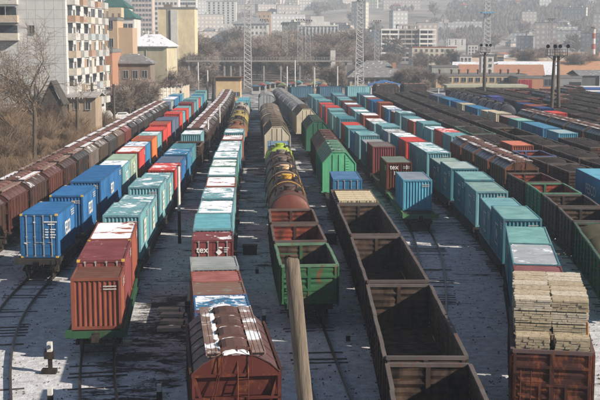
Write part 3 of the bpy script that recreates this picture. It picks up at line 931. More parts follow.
def vis(c): return -.30 * c.y - 3 < c.x < .285 * c.y + 5
def run(k, y0, items):
    """items: list of wagon descriptions from the near end"""
    tr = TRK[k]; s = tr.s_of(y0); wn = 0
    for it in items:
        kind, L = it[0], it[1]
        if s + L > tr.S[-1]: break
        if kind == 'gap': s += L; continue
        mid = tr.p(s + L / 2); lod = mid.y < 118
        if not vis(mid): s += L; continue
        wn += 1
        pre = ordn(wn) + ' wagon back in ' + TRN[k]
        if kind == 'flat':
            col = it[3] if len(it) > 3 else (.03, .03, .03)
            o = spawn(('flat', L, col, lod), lambda: flat_wagon(L, col, lod))
            c, d, rz = place(o, tr, s, L)
            tag(o, ('green' if col[1] > .1 else 'dark') + ' flat wagon under containers, ' + pre, 'flat wagon', 'flat wagons carrying containers')
            for ct in it[2]:
                kw = dict(ct); y = kw.pop('y'); LL = kw.get('L', 6.06)
                off = (tr.s_of(y) - s) + LL / 2 - L / 2 if y > 30 else y + LL / 2 - L / 2
                add_container(k, c, d, rz, off, 1.27, **kw)
        elif kind == 'gon':
            col, inn, load, lk = it[2], it[3], it[4], it[5]
            sd = (wn * 7 + k) % 3
            o = spawn(('gon', L, col, inn.name, load.name if load else '', lod, sd), lambda: gondola(L, col, inn, lod, load, sd))
            c, d, rz = place(o, tr, s, L)
            tag(o, lk + ', ' + pre, 'gondola wagon', 'gondola wagons')
        elif kind == 'hop':
            col, rcol, snow, lk = it[2], it[3], it[4], it[5]
            ec = it[6] if len(it) > 6 else None; lid = it[7] if len(it) > 7 else None
            o = spawn(('hop', L, col, rcol, snow, lod, ec, lid), lambda: hopper(L, col, rcol, lod, snow, endcol=ec, lid=lid))
            c, d, rz = place(o, tr, s, L)
            tag(o, lk + ', ' + pre, 'hopper wagon', 'covered hopper wagons')
        elif kind == 'box':
            col, rcol, snow, rd, lk = it[2:7]
            o = spawn(('box', L, col, rcol, snow, rd, lod), lambda: chamfer_wagon(L, col, rcol, lod, snow, rd))
            c, d, rz = place(o, tr, s, L)
            tag(o, lk + ', ' + pre, 'covered wagon', 'tall covered wagons')
        elif kind == 'tank':
            col, band, ec, lk = it[2:6]
            o = spawn(('tank', L, col, band, ec, lod), lambda: tank_wagon(L, col, band, lod, ec))
            c, d, rz = place(o, tr, s, L)
            tag(o, lk + ', ' + pre, 'tank wagon', 'tank wagons')
        s += L
def C(y, wc, **kw): return dict(y=y, wc=wc, **kw)
def flats(cols, pitch=14.62, hs=None):
    """pairs of twenty-foot boxes on flats; col entries: colour or dict"""
    out = []
    for i in range(0, len(cols), 2):
        cs = []
        for j, c in enumerate(cols[i:i+2]):
            kw = dict(c) if isinstance(c, dict) else dict(wc=c)
            kw['y'] = 1.05 + j * 6.35
            if kw.get('L', 6) > 10: cs.append(kw); break
            cs.append(kw)
        out.append(('flat', pitch, cs))
    return out
def D(wc, **kw): return dict(wc=wc, **kw)

# T1 leftmost hopper train
rg = random.Random(3)
T1 = []
t1c = [(.055,.03,.025),(.05,.03,.026),(.075,.032,.026),(.05,.032,.028),(.085,.034,.028),(.05,.03,.026),(.035,.032,.032),(.15,.13,.115),(.09,.075,.06),(.06,.06,.062),(.12,.08,.055),(.15,.035,.03),(.035,.035,.037),(.04,.04,.04)]
t1n = ['brown','dusty brown','reddish brown','dark brown','reddish brown','brown','charcoal','grey-white','drab','grey','faded tan','dark red','charcoal','charcoal']
for i in range(24):
    j = i if i < 14 else rg.choice([6, 9, 12, 13])
    sn = [.15, .75, .1, .6, .2, .15, .15, .9, .7, .7, .6, .7, .7, .9][i] if i < 14 else .7
    c = t1c[j]; rr = tuple(min(.6, x * 1.1 + .012) for x in c)
    T1.append(('hop', 7.15, c, rr, sn, t1n[j] + ' hopper' + (' with snowy roof' if sn > .5 else ' with weathered roof')))
run(1, 69.3, T1[:20] + [('flat', 14.62, [dict(y=1.05, wc=SLATE), dict(y=7.4, wc=GREY)]), ('flat', 14.62, [dict(y=1.05, wc=BLUE2, L=12.19, snow=.9)]), ('flat', 14.62, [dict(y=1.05, wc=BLUE2), dict(y=7.4, wc=TEAL, snow=.5)])])

# T2 blue containers
run(2, 73.2, [
 ('flat', 9.1, [C(74.2, BLUE, H=2.9, end='doors', logo='data', hdr=1, look='front blue container with white data on doors', rust=.02)]),
 ('flat', 22.0, [C(83.4, BLUE, H=2.9, logo='fesco', rust=.02, hdr=1), C(92.0, BLUE, H=2.9, logo='fesco', L=12.19, rust=.02)])]
 + flats([D(TEAL, snow=.8, logo='fesco'), D(PALEG, logo='square'), D(RED, rc=ORANGE, snow=.65), D(BLUE2, snow=.7), D(ORANGE, rc=RUST, snow=.1), D(TEAL, snow=.5),
          D(RED), D(RED, H=2.9, rc=RUST), D(SLATE, H=2.9), D(SLATE), D(RED, H=2.9), D(TEAL, snow=.3), D(RED), D(TEAL), D(MAROON, H=2.9), D(TEAL), D(TEAL, H=2.9), D(RED), D(TEAL), D(BLUE2), D(TEAL), D(TEAL, H=2.9), D(TEAL), D(RED)]))
# T3 rust-red front
run(3, 54.5, [
 ('flat', 18.3, [C(55.3, (.20,.052,.03), L=2.99, rc=(.12,.055,.04), look='short rust-red container with deep ribs', rust=.45), C(58.4, MAROON, H=2.9, end='doors', hdr=1, snow=.12, rust=.05, look='tall maroon container with snow specks on roof'),
                C(65.1, RUST, H=2.85, snow=.85)], (.022, .075, .038)),
 ] + flats([D(TEAL, H=2.9, snow=.42, logo='square'), D(TEAL, snow=.5, logo='square'), D(TEAL, H=2.9, snow=.5, logo='square'), D(TEAL, snow=.42, logo='square')])
 + [('flat', 14.62, [D(RED, y=1.0, snow=.45), D(BLUE, y=7.4, rc=SLATE)]), ('flat', 14.62, [D(BLUE2, y=1.0, snow=.4), D(TEALD, y=7.4)]), ('gon', 7.2, DKBRN, BROWNIN, None, 'dark open wagon with stakes'),
    ('flat', 7.6, [D(TEAL, y=.8, H=2.9, snow=.75)])]
 + [('hop', 7.3, (.06,.05,.045), (.09,.075,.065), .55, 'dark hopper with white-dusted hatches')] * 16)
# T4 brown hopper front
run(4, 39.2, [('hop', 8.6, (.06,.026,.02), (.085,.042,.04), .3, 'brown hopper with roof hatches', (.085,.022,.018), (.10,.055,.047)),
 ('flat', 13.2, [C(48.6, BLUE, L=2.99, rc=(.02,.14,.27), snow=0.62, look='short blue container with snow stripes', rust=.4), C(51.7, TEAL, L=2.75, rc=(.17,.24,.23), look='short rusty teal container', rust=.95),
                 C(54.5, RUST, L=2.6, rc=(.27,.09,.08), look='short pink-roofed rust container', rust=.3), C(57.2, GREY, L=2.99, H=2.75, rc=(.26,.285,.28), look='short grey-roofed container', rust=.02)]),
 ('flat', 15.0, [C(66.2, MAROON, L=2.99, end='doors', logo='tex', snow=0.33, look='maroon container lettered tex', rust=.05), C(69.4, TEAL, H=2.75, snow=0.05, rc=(.10,.31,.37), rust=.05)]),
 ] + flats([D(TEAL, snow=0.86), D(TEAL, snow=0.62, H=2.75), D(RUST, snow=0.78), D(TEAL, snow=0.78, H=2.75), D(GREEN, snow=0.80), D(TEAL, snow=0.74, H=2.75), D(TEALD, snow=0.86), D(TEAL, snow=0.72), D(RUST, snow=0.80), D(TEAL, snow=0.60, H=2.9)])
 + [('tank', 12.0, (.16,.06,.03), (.45,.30,.10), None, 'orange-brown tank wagon'), ('tank', 12.0, (.05,.035,.03), (.55,.45,.15), None, 'dark tank wagon with pale bands'), ('tank', 12.0, (.30,.24,.07), (.5,.45,.1), None, 'yellowish tank wagon'),
    ('tank', 12.0, (.07,.05,.04), (.55,.5,.35), None, 'grimy tank wagon'), ('tank', 12.0, (.38,.36,.30), (.2,.18,.15), None, 'pale grey tank wagon')]
 + flats([D(TEAL, H=2.9), D(TEAL), D(STRIPE), D(TEAL)]))
# T5 green gondola front
run(5, 60.5, [('gon', 7.6, (.032,.115,.052), BROWNIN, None, 'green gondola with empty brown inside'), ('gon', 7.1, (.05,.028,.022), RUSTIN, None, 'open gondola with red rusty inside'), ('gon', 7.0, (.055,.03,.022), RUSTIN, None, 'short red-inside gondola'),
 ('tank', 7.2, (.085,.04,.03), (.10,.07,.06), (.15,.042,.028), 'brown tank wagon with red end'), ('tank', 7.1, (.05,.03,.025), (.60,.33,.05), None, 'dark tank wagon with yellow band'),
 ('tank', 7.1, (.05,.035,.03), (.52,.36,.22), None, 'brown tank wagon with tan band'), ('tank', 7.1, (.035,.028,.028), (.15,.12,.1), None, 'black tank wagon'), ('tank', 7.1, (.06,.035,.03), (.2,.17,.14), None, 'dark brown tank wagon'),
 ('tank', 7.3, (.33,.45,.05), (.42,.55,.09), None, 'chartreuse tank wagon'), ('flat', 14.62, [D(BLUE2, y=2.0, rc=(.12,.2,.27))]),
 ('box', 14.4, CREAM, (.12,.095,.07), .05, False, 'cream covered wagon with brown roof'), ('box', 14.4, (.16,.12,.09), (.13,.1,.075), .0, True, 'round-roofed brown wagon'), ('box', 14.4, CREAM, (.2,.16,.12), .2, True, 'round-roofed cream wagon'),
 ('box', 14.4, CREAM, (.2,.17,.13), .1, True, 'round-roofed pale wagon'), ('gap', 30), ('box', 14.4, (.30,.32,.33), (.33,.35,.36), .3, True, 'silver round-roofed wagon')])
# T6 empty brown gondolas
run(6, 28.2, [('gon', 14.1, (.05,.035,.03), BROWNIN, None, 'empty brown gondola at frame bottom'), ('gon', 14.1, (.045,.033,.028), BROWNIN, None, 'empty dark-brown gondola'), ('gon', 14.1, (.05,.035,.03), BROWNIN, None, 'empty gondola with bent rim'),
 ('gon', 14.0, (.045,.033,.028), BROWNIN, None, 'empty brown gondola below cream timber')])
run(6, 84.4, [('gon', 8.6, (.055,.04,.03), BROWNIN, None, 'gondola carrying cream sticks'), ('flat', 14.3, [C(95.8, BLUE2, end='doors', rc=(.06,.16,.32), look='blue container with doors behind cream timber', logo=None)]),
 ('box', 14.4, (.085,.36,.19), (.10,.22,.15), .22, False, 'bright green covered wagon with dirty roof'), ('box', 14.4, (.09,.045,.03), (.11,.06,.05), .25, False, 'brown covered wagon behind green one'), ('gap', 12.6), ('box', 14.2, (.035,.12,.075), (.06,.085,.07), .1, False, 'dark green covered wagon'), ('gap', 13.5),
 ('box', 14.0, CREAM, (.10,.085,.07), .1, False, 'cream chamfer-roofed wagon')] + [('box', 13.9, (.33,.34,.34), (.26,.27,.28), .2, True, 'grey round-roofed wagon')] * 6)
# T7 blue container on green flat
run(7, 92.6, [('flat', 14.62, [C(95.4, STRIPE, rc=(.20,.24,.30), look='blue ribbed container on green flat', rust=.05)], (.06,.17,.07)),
 ('flat', 14.62, [C(109.3, BROWN, rc=(.13,.17,.14), logo='texsmall', look='brown ribbed container lettered tex', rust=.1)]),
 ('flat', 14.62, [C(122.4, MAROON, rc=(.14,.12,.12), H=2.9), C(129.4, TEALD, rc=GREY)])]
 + flats([D(TEAL, H=2.9, snow=.3), D(BLUE2, rc=TEALD), D(TEAL), D(RED), D(TEALD, H=2.9), D(TEAL), D(TEAL), D(TEAL, H=2.9), D(RED, H=2.9), D(TEALD), D(RED), D(TEAL, H=2.9), D(TEAL), D(TEALD), D(TEAL), D(TEAL), D(SLATE), D(CREAM), D(RUST)]))
# T8 timber gondola
run(8, 43.1, [('gon', 8.4, (.055,.024,.021), RUSTIN, None, 'rusty red gondola stacked with timber'),
 ('flat', 19.9, [C(52.5, MAROON, rc=(.21,.075,.08)), C(58.8, TEALD, rc=(.34,.38,.41), look='dark teal container with pale grey roof', snow=.22), C(65.1, TEAL, rc=(.15,.34,.33), logo='squareleft')]),
 ] + flats([D(TEALD, H=2.9, rc=(.15,.32,.32), logo='squareleft'), D(TEAL, logo='squareleft'), D(TEAL, H=2.75, rc=(.18,.29,.28), logo='squareleft'), D(TEALD, rc=(.15,.30,.30), logo='squareleft', H=2.9), D(TEALD, logo='squareleft', rc=(.3,.38,.38), H=2.9),
   D(TEALD, rc=(.22,.30,.28), logo='squareleft')]) + [('flat', 14.62, [D(TEAL, y=1.0, L=12.19, H=2.9, snow=.55, logo='squareleft')])]
 + flats([D(RED, H=2.75), D(TEALD, snow=.9, H=2.75), D(GREY, snow=.5), D(TEAL, H=2.9), D(TEAL, snow=.6), D(RUST, snow=.75), D(RUST, snow=.8, H=2.9), D(TEAL), D(TEAL, snow=.8), D(TEAL), D(MAROON), D(TEAL, snow=.75), D(BROWN), D(TEAL), D(TEAL), D(SLATE), D(TEAL), D(TEALD)]))
# T9
T9 = [('gon', 14.0, (.018,.065,.035), BROWNIN, rough_mat('mossy_load', (.07,.085,.045), (.10,.065,.045), 5, .9), 'green gondola with mossy load'), ('gon', 7.1, (.045,.035,.03), BROWNIN, None, 'dark brown open gondola'),
      ('gon', 7.1, (.045,.035,.03), BROWNIN, None, 'dark open gondola'), ('gon', 7.4, (.03,.14,.075), RUSTIN, None, 'green-rimmed gondola with rusty inside'), ('gon', 7.6, (.06,.04,.03), RUSTIN, None, 'brown gondola behind green-rimmed one')]
T9 += [('hop', 7.4, (.10,.05,.035), (.16,.15,.17), .38, 'brown hopper with blue-grey roof')] * 4
T9 += flats([D(TEAL, H=2.9), D(RED, H=2.9, snow=.5), D(TEAL, snow=.8), D(TEAL, H=2.9), D(RUST, snow=.8), D(TEAL), D(TEAL, H=2.9, snow=.5), D(MAROON, snow=.7), D(BLUE2, snow=.7), D(RUST, snow=.9), D(RUST, H=2.9), D(BLUE), D(BLUE), D(RUST), D(TEALD, snow=.8), D(SLATE), D(TEALD)])
run(9, 61.9, T9)
# T10
cg = lambda n, lk='dark gondola heaped with coal', c=(.04,.028,.024): [('gon', 13.92, c, BROWNIN, COAL, lk)] * n
sg = lambda n, lk='short dark gondola of coal', c=(.045,.03,.026): [('gon', 7.1, c, BROWNIN, COAL, lk)] * n
run(10, 91.2, [('flat', 14.0, [C(92.0, BLUE2, L=12.19, rc=(.11,.34,.46), logo='bigleft', look='long blue container with big pale lettering', rust=.02)])] + sg(1) + sg(1) +
 [('gon', 7.2, (.03,.06,.16), RUSTIN, None, 'blue-rimmed gondola with rusty inside'), ('flat', 8.0, [D(RUST, y=.9, rc=(.50,.16,.10), look='salmon-topped red container')])] + cg(1, 'gondola of dark coal') +
 [('gon', 13.92, (.04,.12,.07), BROWNIN, COAL, 'green gondola with coal')] + cg(8))
run(11, 104, cg(3) + [('gon', 13.92, (.05,.04,.03), BROWNIN, None, 'empty dark gondola')] + cg(8))
run(12, 129.5, cg(1) + [('flat', 8.0, [D(STRIPE, y=1.0, rc=(.32,.42,.46), look='small light-blue container')]), ('flat', 14.62, [D(BLUE2, y=1.0, L=12.19, rc=(.06,.22,.36), look='long blue container among coal wagons', rust=.02)]),
 ('flat', 14.62, [D(TEALD, y=1.0, rc=MINT), D(BROWN, y=7.4, rc=(.4,.3,.3))]), ('flat', 14.62, [D(CREAM, y=1, H=2.75, rc=CREAM), D(CREAM, y=7.4)]), ('flat', 14.62, [D(BLUE2, y=1, L=12.19)]), ('flat', 14.62, [D(CREAM, y=1), D(BLUE, y=7.4)]), ('flat', 14.62, [D(BLUE2, y=1, L=12.19)]), ('flat', 14.62, [D(SLATE, y=1, L=12.19)])] + cg(3))
run(13, 130, [('hop', 9.6, (.03,.028,.028), (.17,.19,.20), .35, 'black hopper with pale roof')] * 6 + [('gap', 12)] + [('tank', 7.0, (.05,.055,.065), (.24,.25,.26), None, 'black tank wagon with grey bands')] * 8)
run(14, 165, cg(1) + [('gap', 5), ('flat', 8.0, [D(RED, y=.9, look='bright red container beside lamp mast')]), ('flat', 21.4, [D(NAVY, y=1, H=2.9), D(RUST, y=7.2, H=2.9), D(NAVY, y=13.4, H=2.9)]), ('gap', 18)] + flats([D((.06,.08,.30), H=2.9), D((.05,.07,.25))]) + cg(3))
for k, y0 in ((15, 176), (16, 190), (17, 208), (18, 222), (19, 238), (20, 250)):
    it = cg(2) + [('hop', 12.0, (.035,.032,.03), (.15,.15,.15), .35, 'dark hopper with greyish roof')] * (k % 3) + [('gon', 13.92, (.13,.05,.03), RUSTIN, None, 'rust-brown empty gondola')] * (k % 2 + 1) + cg(6)
    run(k, y0, it)

# ------------------------------------------------------------------ cross train at the far end of the yard
xt = [(-36, 270), (-22, 276), (-8, 284), (8, 291), (26, 296), (44, 301)]
def cross(px):
    for (a, b_), (c, d_) in zip(xt, xt[1:]):
        if a <= px <= c: t = (px - a) / (c - a); return b_ + (d_ - b_) * t
    return 301
seq = ['h', 'h', 'h', 'r', 'k', 'b', 'b', 't', 'k', 'k']
x = -40.0
for i, c in enumerate(seq):
    if x + 3.6 < -2: x += 7.3; continue
    xm = x + 3.6; y = cross(xm) + 2; y2 = cross(xm + 1) + 2; rz = math.atan2(y2 - y, 1) - PI / 2
    if c in 'hk':
        cc = (.13, .04, .035) if c == 'h' else (.03, .03, .03)
        o = spawn(('hop', 7.3, cc, tuple(q * 1.2 for q in cc), .2, False, None, None), lambda: hopper(7.3, cc, tuple(q * 1.2 for q in cc), False, .2))
        tag(o, '%s hopper side-on across the far end of the yard, %s from left' % ('red-brown' if c == 'h' else 'black', ordn(i + 1)), 'hopper wagon', 'covered hopper wagons')
        o.location = (xm, y, 0); o.rotation_euler = (0, 0, rz)
    else:
        cc = {'r': MAROON, 'b': (.03,.10,.16), 't': TEAL}[c]
        f = spawn(('flat', 7.3, (.03, .03, .03), False), lambda: flat_wagon(7.3, (.03, .03, .03), False))
        f.location = (xm, y, 0); f.rotation_euler = (0, 0, rz)
        tag(f, 'dark flat wagon side-on across far end of the yard, %s from left' % ordn(i + 1), 'flat wagon', 'flat wagons carrying containers')
        o = spawn(('cont', 6.06, 2.59, cc, cc, 'ribs', None, 0.0, False, None, .2), lambda: container(6.06, 2.59, cc, cc, 'ribs', None, 0.0, False, .2))
        o.location = (xm, y, 1.27); o.rotation_euler = (0, 0, rz)
        tag(o, '%s container side-on across far end of the yard, %s from left' % ({'r': 'red', 'b': 'blue', 't': 'light blue'}[c], ordn(i + 1)), 'shipping container', 'shipping containers on the trains')
    x += 7.3

# ------------------------------------------------------------------ timber loads
WOODC = [rough_mat('sawn_board_%d' % i, a, b_, 5, .8, (1, 1, 4), .3) for i, (a, b_) in enumerate((((.44,.38,.27),(.27,.22,.15)), ((.50,.44,.33),(.31,.26,.18)), ((.56,.52,.44),(.38,.32,.23))))]
def bundle(wx, wy, wz, nb, mat, seed, stickend=False):
    rr = random.Random(seed); m = MB()
    nl = 5
    for l in range(nl):
        z0 = wz * l / nl; ny = 6; t = wz / nl
        for r_ in range(ny):                      # boards lie across the wagon, short ones butted end to end
            y0 = -wy/2 + wy * r_ / ny; cuts = [-wx/2 + rr.uniform(-.05, .03)]
            for c_ in range(rr.choice([3, 4, 5])): cuts.append(cuts[-1] + wx / 4.2 * rr.uniform(.6, 1.3))
            cuts = [c_ for c_ in cuts if c_ < wx/2 - .15] + [wx/2 + rr.uniform(-.03, .05)]
            for a, b_ in zip(cuts, cuts[1:]):
                q = rr.uniform(-.018, .018)
                m.box(a + .005, b_ - .005, y0 + q, y0 + wy/ny - .01 + q, z0 + .008, z0 + t - .006 + rr.uniform(-.004, .004))
    return m.build('board_bundle', mat)
tr = TRK[8]
def on_track(tr, y, xo, z):
    a = tr.p(tr.s_of(y)); b_ = tr.p(tr.s_of(y) + 1); d = (b_ - a).normalized(); nrm = Vector((d.y, -d.x, 0))
    q = a + nrm * xo; return (q.x, q.y, z), math.atan2(-d.x, d.y)
rr = random.Random(11)
BREG = {}
def put_bundle(o, loc, rz, label, grp):
    o.location = loc; o.rotation_euler = (0, 0, rz + rr.uniform(-.02, .02)); tag(o, label, 'timber bundle', grp)
def get_bundle(key, fn):
    if key in BREG:
        c = BREG[key].copy(); COL.objects.link(c); return c
    BREG[key] = fn(); return BREG[key]
rows = 6
for side in (-1, 1):
    sn = 'left' if side < 0 else 'right'
    v = 0
    loc, rz = on_track(tr, 44.35, side * .76, 3.30)
    put_bundle(get_bundle(('a', side), lambda: bundle(1.28, .95, .56, 9, WOODC[0], 20 + side)), loc, rz, 'lowest %s timber bundle in front on the rusty red gondola' % sn, 'timber bundles on the rusty gondola')
    for j in range(rows):
        y = 45.4 + j * .97
        for l in range(3):
            key = ('b', (j + l + side) % 3, side, (j * 3 + l) % 4)
            loc, rz = on_track(tr, y, side * .735 + rr.uniform(-.03, .03), 3.66 + l * .50)
            xo_ = 0
            put_bundle(get_bundle(key, lambda: bundle(1.42, .9, .46, 8 + (j % 2) * 2, WOODC[(j * 2 + l + (side > 0)) % 3], j * 9 + l + side)), loc, rz,
                       '%s timber bundle, %s, %s row back on rusty red gondola' % (sn, ('lower layer', 'middle layer', 'top layer')[l], ordn(j + 1)), 'timber bundles on the rusty gondola')
            m = None
for j in range(rows):      # base row keeps the stack standing on the gondola floor
    for side in (-1, 1):
        loc, rz = on_track(tr, 45.4 + j * .97, side * .7, 1.36)
        o = get_bundle(('c', side), lambda: bundle(1.3, .9, 2.28, 8, WOODC[0], 77 + side))
        put_bundle(o, (loc[0], loc[1], 1.36), rz, 'tall timber bundle under the stack in rusty red gondola, %s side, %s row' % ('left' if side < 0 else 'right', ordn(j + 1)), 'timber bundles inside the rusty gondola')
for j in range(5):
    loc, rz = on_track(tr, 44.6 + j * 1.35, 1.47, 3.2)
    m = MB(); m.tube((0, 0, -.9), (-.10 - .05 * (j % 2), .05, 1.15 + .3 * min(j, 2)), .05, .045, k=6)
    o = m.build('wooden_stake', rough_mat('stake_wood', (.42,.2,.09), (.25,.12,.06), 5)); o.location = loc; o.rotation_euler = (0, 0, rz); tag(o, 'upright orange-brown stake right of the timber stack, %s from front' % ordn(j + 1), 'stake', 'stakes on the rusty gondola')
# cream sticks
tr = TRK[6]
STK = rough_mat('cream_sticks', (.66, .60, .44), (.46, .38, .25), 6, .8)
for j in range(5):
    for i in range(2):
        y = 85.55 + j * 1.15
        def mk():
            m = MB(); q = random.Random(j)
            for a in range(16):
                x0 = -.68 + a * .086
                for l in range(2):
                    m.box(x0 + .008, x0 + .07, -.5 + q.uniform(-.06, .06), .5 + q.uniform(-.06, .06), l * .3 + q.uniform(0, .05), l * .3 + .26)
            m.box(-.7, .7, -.1, .1, .56, .6)
            return m.build('stick_bundle', STK)
        loc, rz = on_track(tr, y, -.7 + i * 1.4, 3.0)
        o = get_bundle(('s', j % 3), mk)
        put_bundle(o, loc, rz, '%s bundle of cream sticks, %s row back in the middle gondola' % ('left' if i == 0 else 'right', ordn(j + 1)), 'stick bundles in the middle gondola')
        loc, rz = on_track(tr, y, -.7 + i * 1.4, 1.34)
        def mk2():
            m = MB(); 
            for a in range(8): m.box(-.68 + a * .172, -.68 + a * .172 + .15, -.5, .5, 0, 1.62)
            return m.build('crate_stack', STK)
        o = get_bundle(('u',), mk2); put_bundle(o, loc, rz, '%s crate under cream sticks, %s row back in the middle gondola' % ('left' if i == 0 else 'right', ordn(j + 1)), 'crates under the sticks')
# PART2
# ------------------------------------------------------------------ bare trees and scrub
BARK = rough_mat('bark', (.14,.11,.085), (.07,.055,.042), 6, .9)
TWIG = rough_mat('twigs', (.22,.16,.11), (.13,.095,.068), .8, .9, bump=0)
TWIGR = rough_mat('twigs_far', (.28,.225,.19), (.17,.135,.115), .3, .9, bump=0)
SCRUB = rough_mat('dry_scrub', (.25,.17,.105), (.13,.09,.058), .6, .95, bump=0)
def grow(m1, m2, p, d, L, r, lev, maxlev, rg, spread, thin, up=.15, kmin=2, kmax=4):
    """recursive limb; trunk levels into m1, twigs into m2"""
    segs = 3 if lev < maxlev else 2
    for i in range(segs):
        nd = (d + Vector((rg.uniform(-1, 1), rg.uniform(-1, 1), rg.uniform(-.4, .6))) * .16).normalized()
        q = p + nd * (L / segs); r1 = r * (.84 if lev < maxlev else .7)
        (m1 if lev <= 1 else m2).tube(p, q, max(r, thin), max(r1, thin * .8), k=(6 if lev < 2 else 3), cap=False)
        if lev < maxlev:
            for _ in range(rg.randint(kmin, kmax) - (1 if lev else 0)):
                a = rg.uniform(0, 2 * PI); s = rg.uniform(.55, 1.0) * spread
                u = nd.orthogonal().normalized(); v = nd.cross(u)
                dd = (nd * (1 - s * .35) + (u * math.cos(a) + v * math.sin(a)) * s + Vector((0, 0, up if lev < 2 else -.05))).normalized()
                grow(m1, m2, q, dd, L * rg.uniform(.55, .85), r1 * rg.uniform(.5, .65), lev + 1, maxlev, rg, spread, thin, up, kmin, kmax)
        p, d, r = q, nd, r1
def make_tree(H, seed, maxlev, thin, mat, spread=.75, km=(2, 4), up=.15, name='bare_tree'):
    rg_ = random.Random(seed); m1 = MB(); m2 = MB()
    grow(m1, m2, Vector((0, 0, -.3)), Vector((rg_.uniform(-.1, .1), rg_.uniform(-.1, .1), 1)), H * .5, H * (.03 if thin < .03 else .02), 0, maxlev, rg_, spread, thin, up, *km)
    root = empty(name); m1.build('trunk', BARK, root); m2.build('crown', mat, root); return root
def make_shrub(H, seed, n, thin, mat):
    rg_ = random.Random(seed); m2 = MB()
    for i in range(n):
        a = rg_.uniform(0, 2 * PI); t = rg_.uniform(.1, .75)
        d = Vector((math.cos(a) * t, math.sin(a) * t, 1)).normalized(); p = Vector((math.cos(a) * .35 * rg_.random(), math.sin(a) * .35 * rg_.random(), -.2))
        L = H * rg_.uniform(.6, 1.05); k = 4
        for j in range(k):
            d = (d + Vector((rg_.uniform(-1, 1), rg_.uniform(-1, 1), rg_.uniform(-.3, .4))) * .22).normalized()
            q = p + d * L / k; m2.tube(p, q, thin * (1.6 - j * .25), thin * (1.35 - j * .25), k=3, cap=False)
            for _ in range(3):
                e = (d + Vector((rg_.uniform(-1, 1), rg_.uniform(-1, 1), rg_.uniform(-.4, .8))) * .8).normalized()
                e2 = (e + Vector((rg_.uniform(-1, 1), rg_.uniform(-1, 1), rg_.uniform(-.4, .6))) * .6).normalized()
                l = L / k * rg_.uniform(.5, 1.1); q2 = p + e * l
                m2.tube(p, q2, thin * .7, thin * .6, k=3, cap=False); m2.tube(q2, q2 + e2 * l * .8, thin * .6, thin * .4, k=3, cap=False)
            p = q
    return m2.build('shrub', mat)
rg = random.Random(21)
# the big leafless tree in front of the panel block, and its neighbours on the bank
big = [(-46.5, 152, 12.5, 4, 'broad leafless tree in front of the panel apartment block'), (-36.6, 160, 11.5, 9, 'leafless tree leaning toward the balconies of the panel block'),
       (-50.5, 140, 9.5, 6, 'dense twiggy tree at the left edge of the photo'), (-43, 135, 6.5, 12, 'low twiggy tree on the dry bank below panel block'), (-39.5, 185, 7, 14, 'small bare tree beside the balcony facade'), (-38, 200, 6.5, 15, 'thin bare tree beyond the dark shed')]
for x, y, H, sd, lab in big:
    o = make_tree(H, sd, 4, .016, TWIG, 1.05, (2, 4) if H < 9 else (2, 4), .08); o.location = (x, y, hgt(x, y)); tag(o, lab, 'tree')
# shrubs on the bank
n = 0; SH = {}
for i in range(150):
    y = 56 + 185 * (i / 150) + rg.uniform(-3, 3); x = -29.3 - abs(rg.gauss(0, 7)) - (1.5 if y > 200 else 0)
    if x < -.31 * y - 4 or x < -58: 
        x = -29.5 - rg.uniform(0, max(.5, .29 * y - 29.5)) if .3 * y > 30 else None
        if x is None: continue
    if y > 212 and x > -40: continue
    H = rg.choice([2.0, 2.8, 3.6]) * (1.0 if x < -33 else .72); key = (i % 5)
    if key not in SH:
        SH[key] = make_shrub(2.8, 50 + key, 46, .014, SCRUB if key % 2 else TWIG); o = SH[key]
    else: o = SH[key].copy(); COL.objects.link(o)
    s = H / 2.8; o.location = (x, y, hgt(x, y)); o.scale = (s * 1.15, s * 1.15, s); o.rotation_euler = (0, 0, rg.uniform(0, 6.28))
    tag(o, ('tawny' if key % 2 else 'greyish brown') + ' leafless shrub on the dry bank left of the tracks', 'shrub', 'leafless shrubs on the dry bank')
# dry grass
m = MB()
for i in range(16000):
    y = 45 + 175 * rg.random() ** 1.2; x = -28.3 - rg.random() ** 1.6 * 24
    if x < -.3 * y - 3: continue
    z = hgt(x, y); h = rg.uniform(.3, 1.0); a = rg.uniform(0, PI); dx, dy = math.cos(a) * .03, math.sin(a) * .03; lx, ly = rg.uniform(-.3, .3) * h, rg.uniform(-.3, .3) * h
    m.quad([(x - dx, y - dy, z), (x + dx, y + dy, z), (x + lx, y + ly, z + h)])
tag(m.build('dry_grass', SCRUB), 'dry tan grass and weeds over the left bank', 'grass', kind='stuff')

# mid-distance and far trees
FT = {}
def far_tree(x, y, H, kind, lab, grp):
    key = ('m' if y < 700 else 'f', kind)
    if key not in FT:
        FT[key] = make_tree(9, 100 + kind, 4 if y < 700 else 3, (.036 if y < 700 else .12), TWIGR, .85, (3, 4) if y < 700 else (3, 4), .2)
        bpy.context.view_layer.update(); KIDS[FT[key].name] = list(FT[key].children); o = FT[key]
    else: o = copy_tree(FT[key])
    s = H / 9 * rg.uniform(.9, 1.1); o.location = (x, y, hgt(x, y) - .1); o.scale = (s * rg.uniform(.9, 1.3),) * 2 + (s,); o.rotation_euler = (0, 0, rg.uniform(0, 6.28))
    tag(o, lab, 'tree', grp)
for i in range(130):
    px = rg.uniform(120, 345) if i < 95 else rg.uniform(330, 600)
    y = rg.uniform(415, 700) if i < 95 else rg.uniform(520, 740)
    X, _ = at(px, 60, y)
    far_tree(X, y, rg.uniform(9, 13) + max(0, y - 500) * .03 if px < 345 else rg.uniform(6, 10), i % 4, 'leafless reddish-brown tree %s the overpass' % ('beyond', 'well beyond')[y > 560] if px < 345 else 'leafless tree between far sheds and unfinished building', 'leafless trees behind the yard')
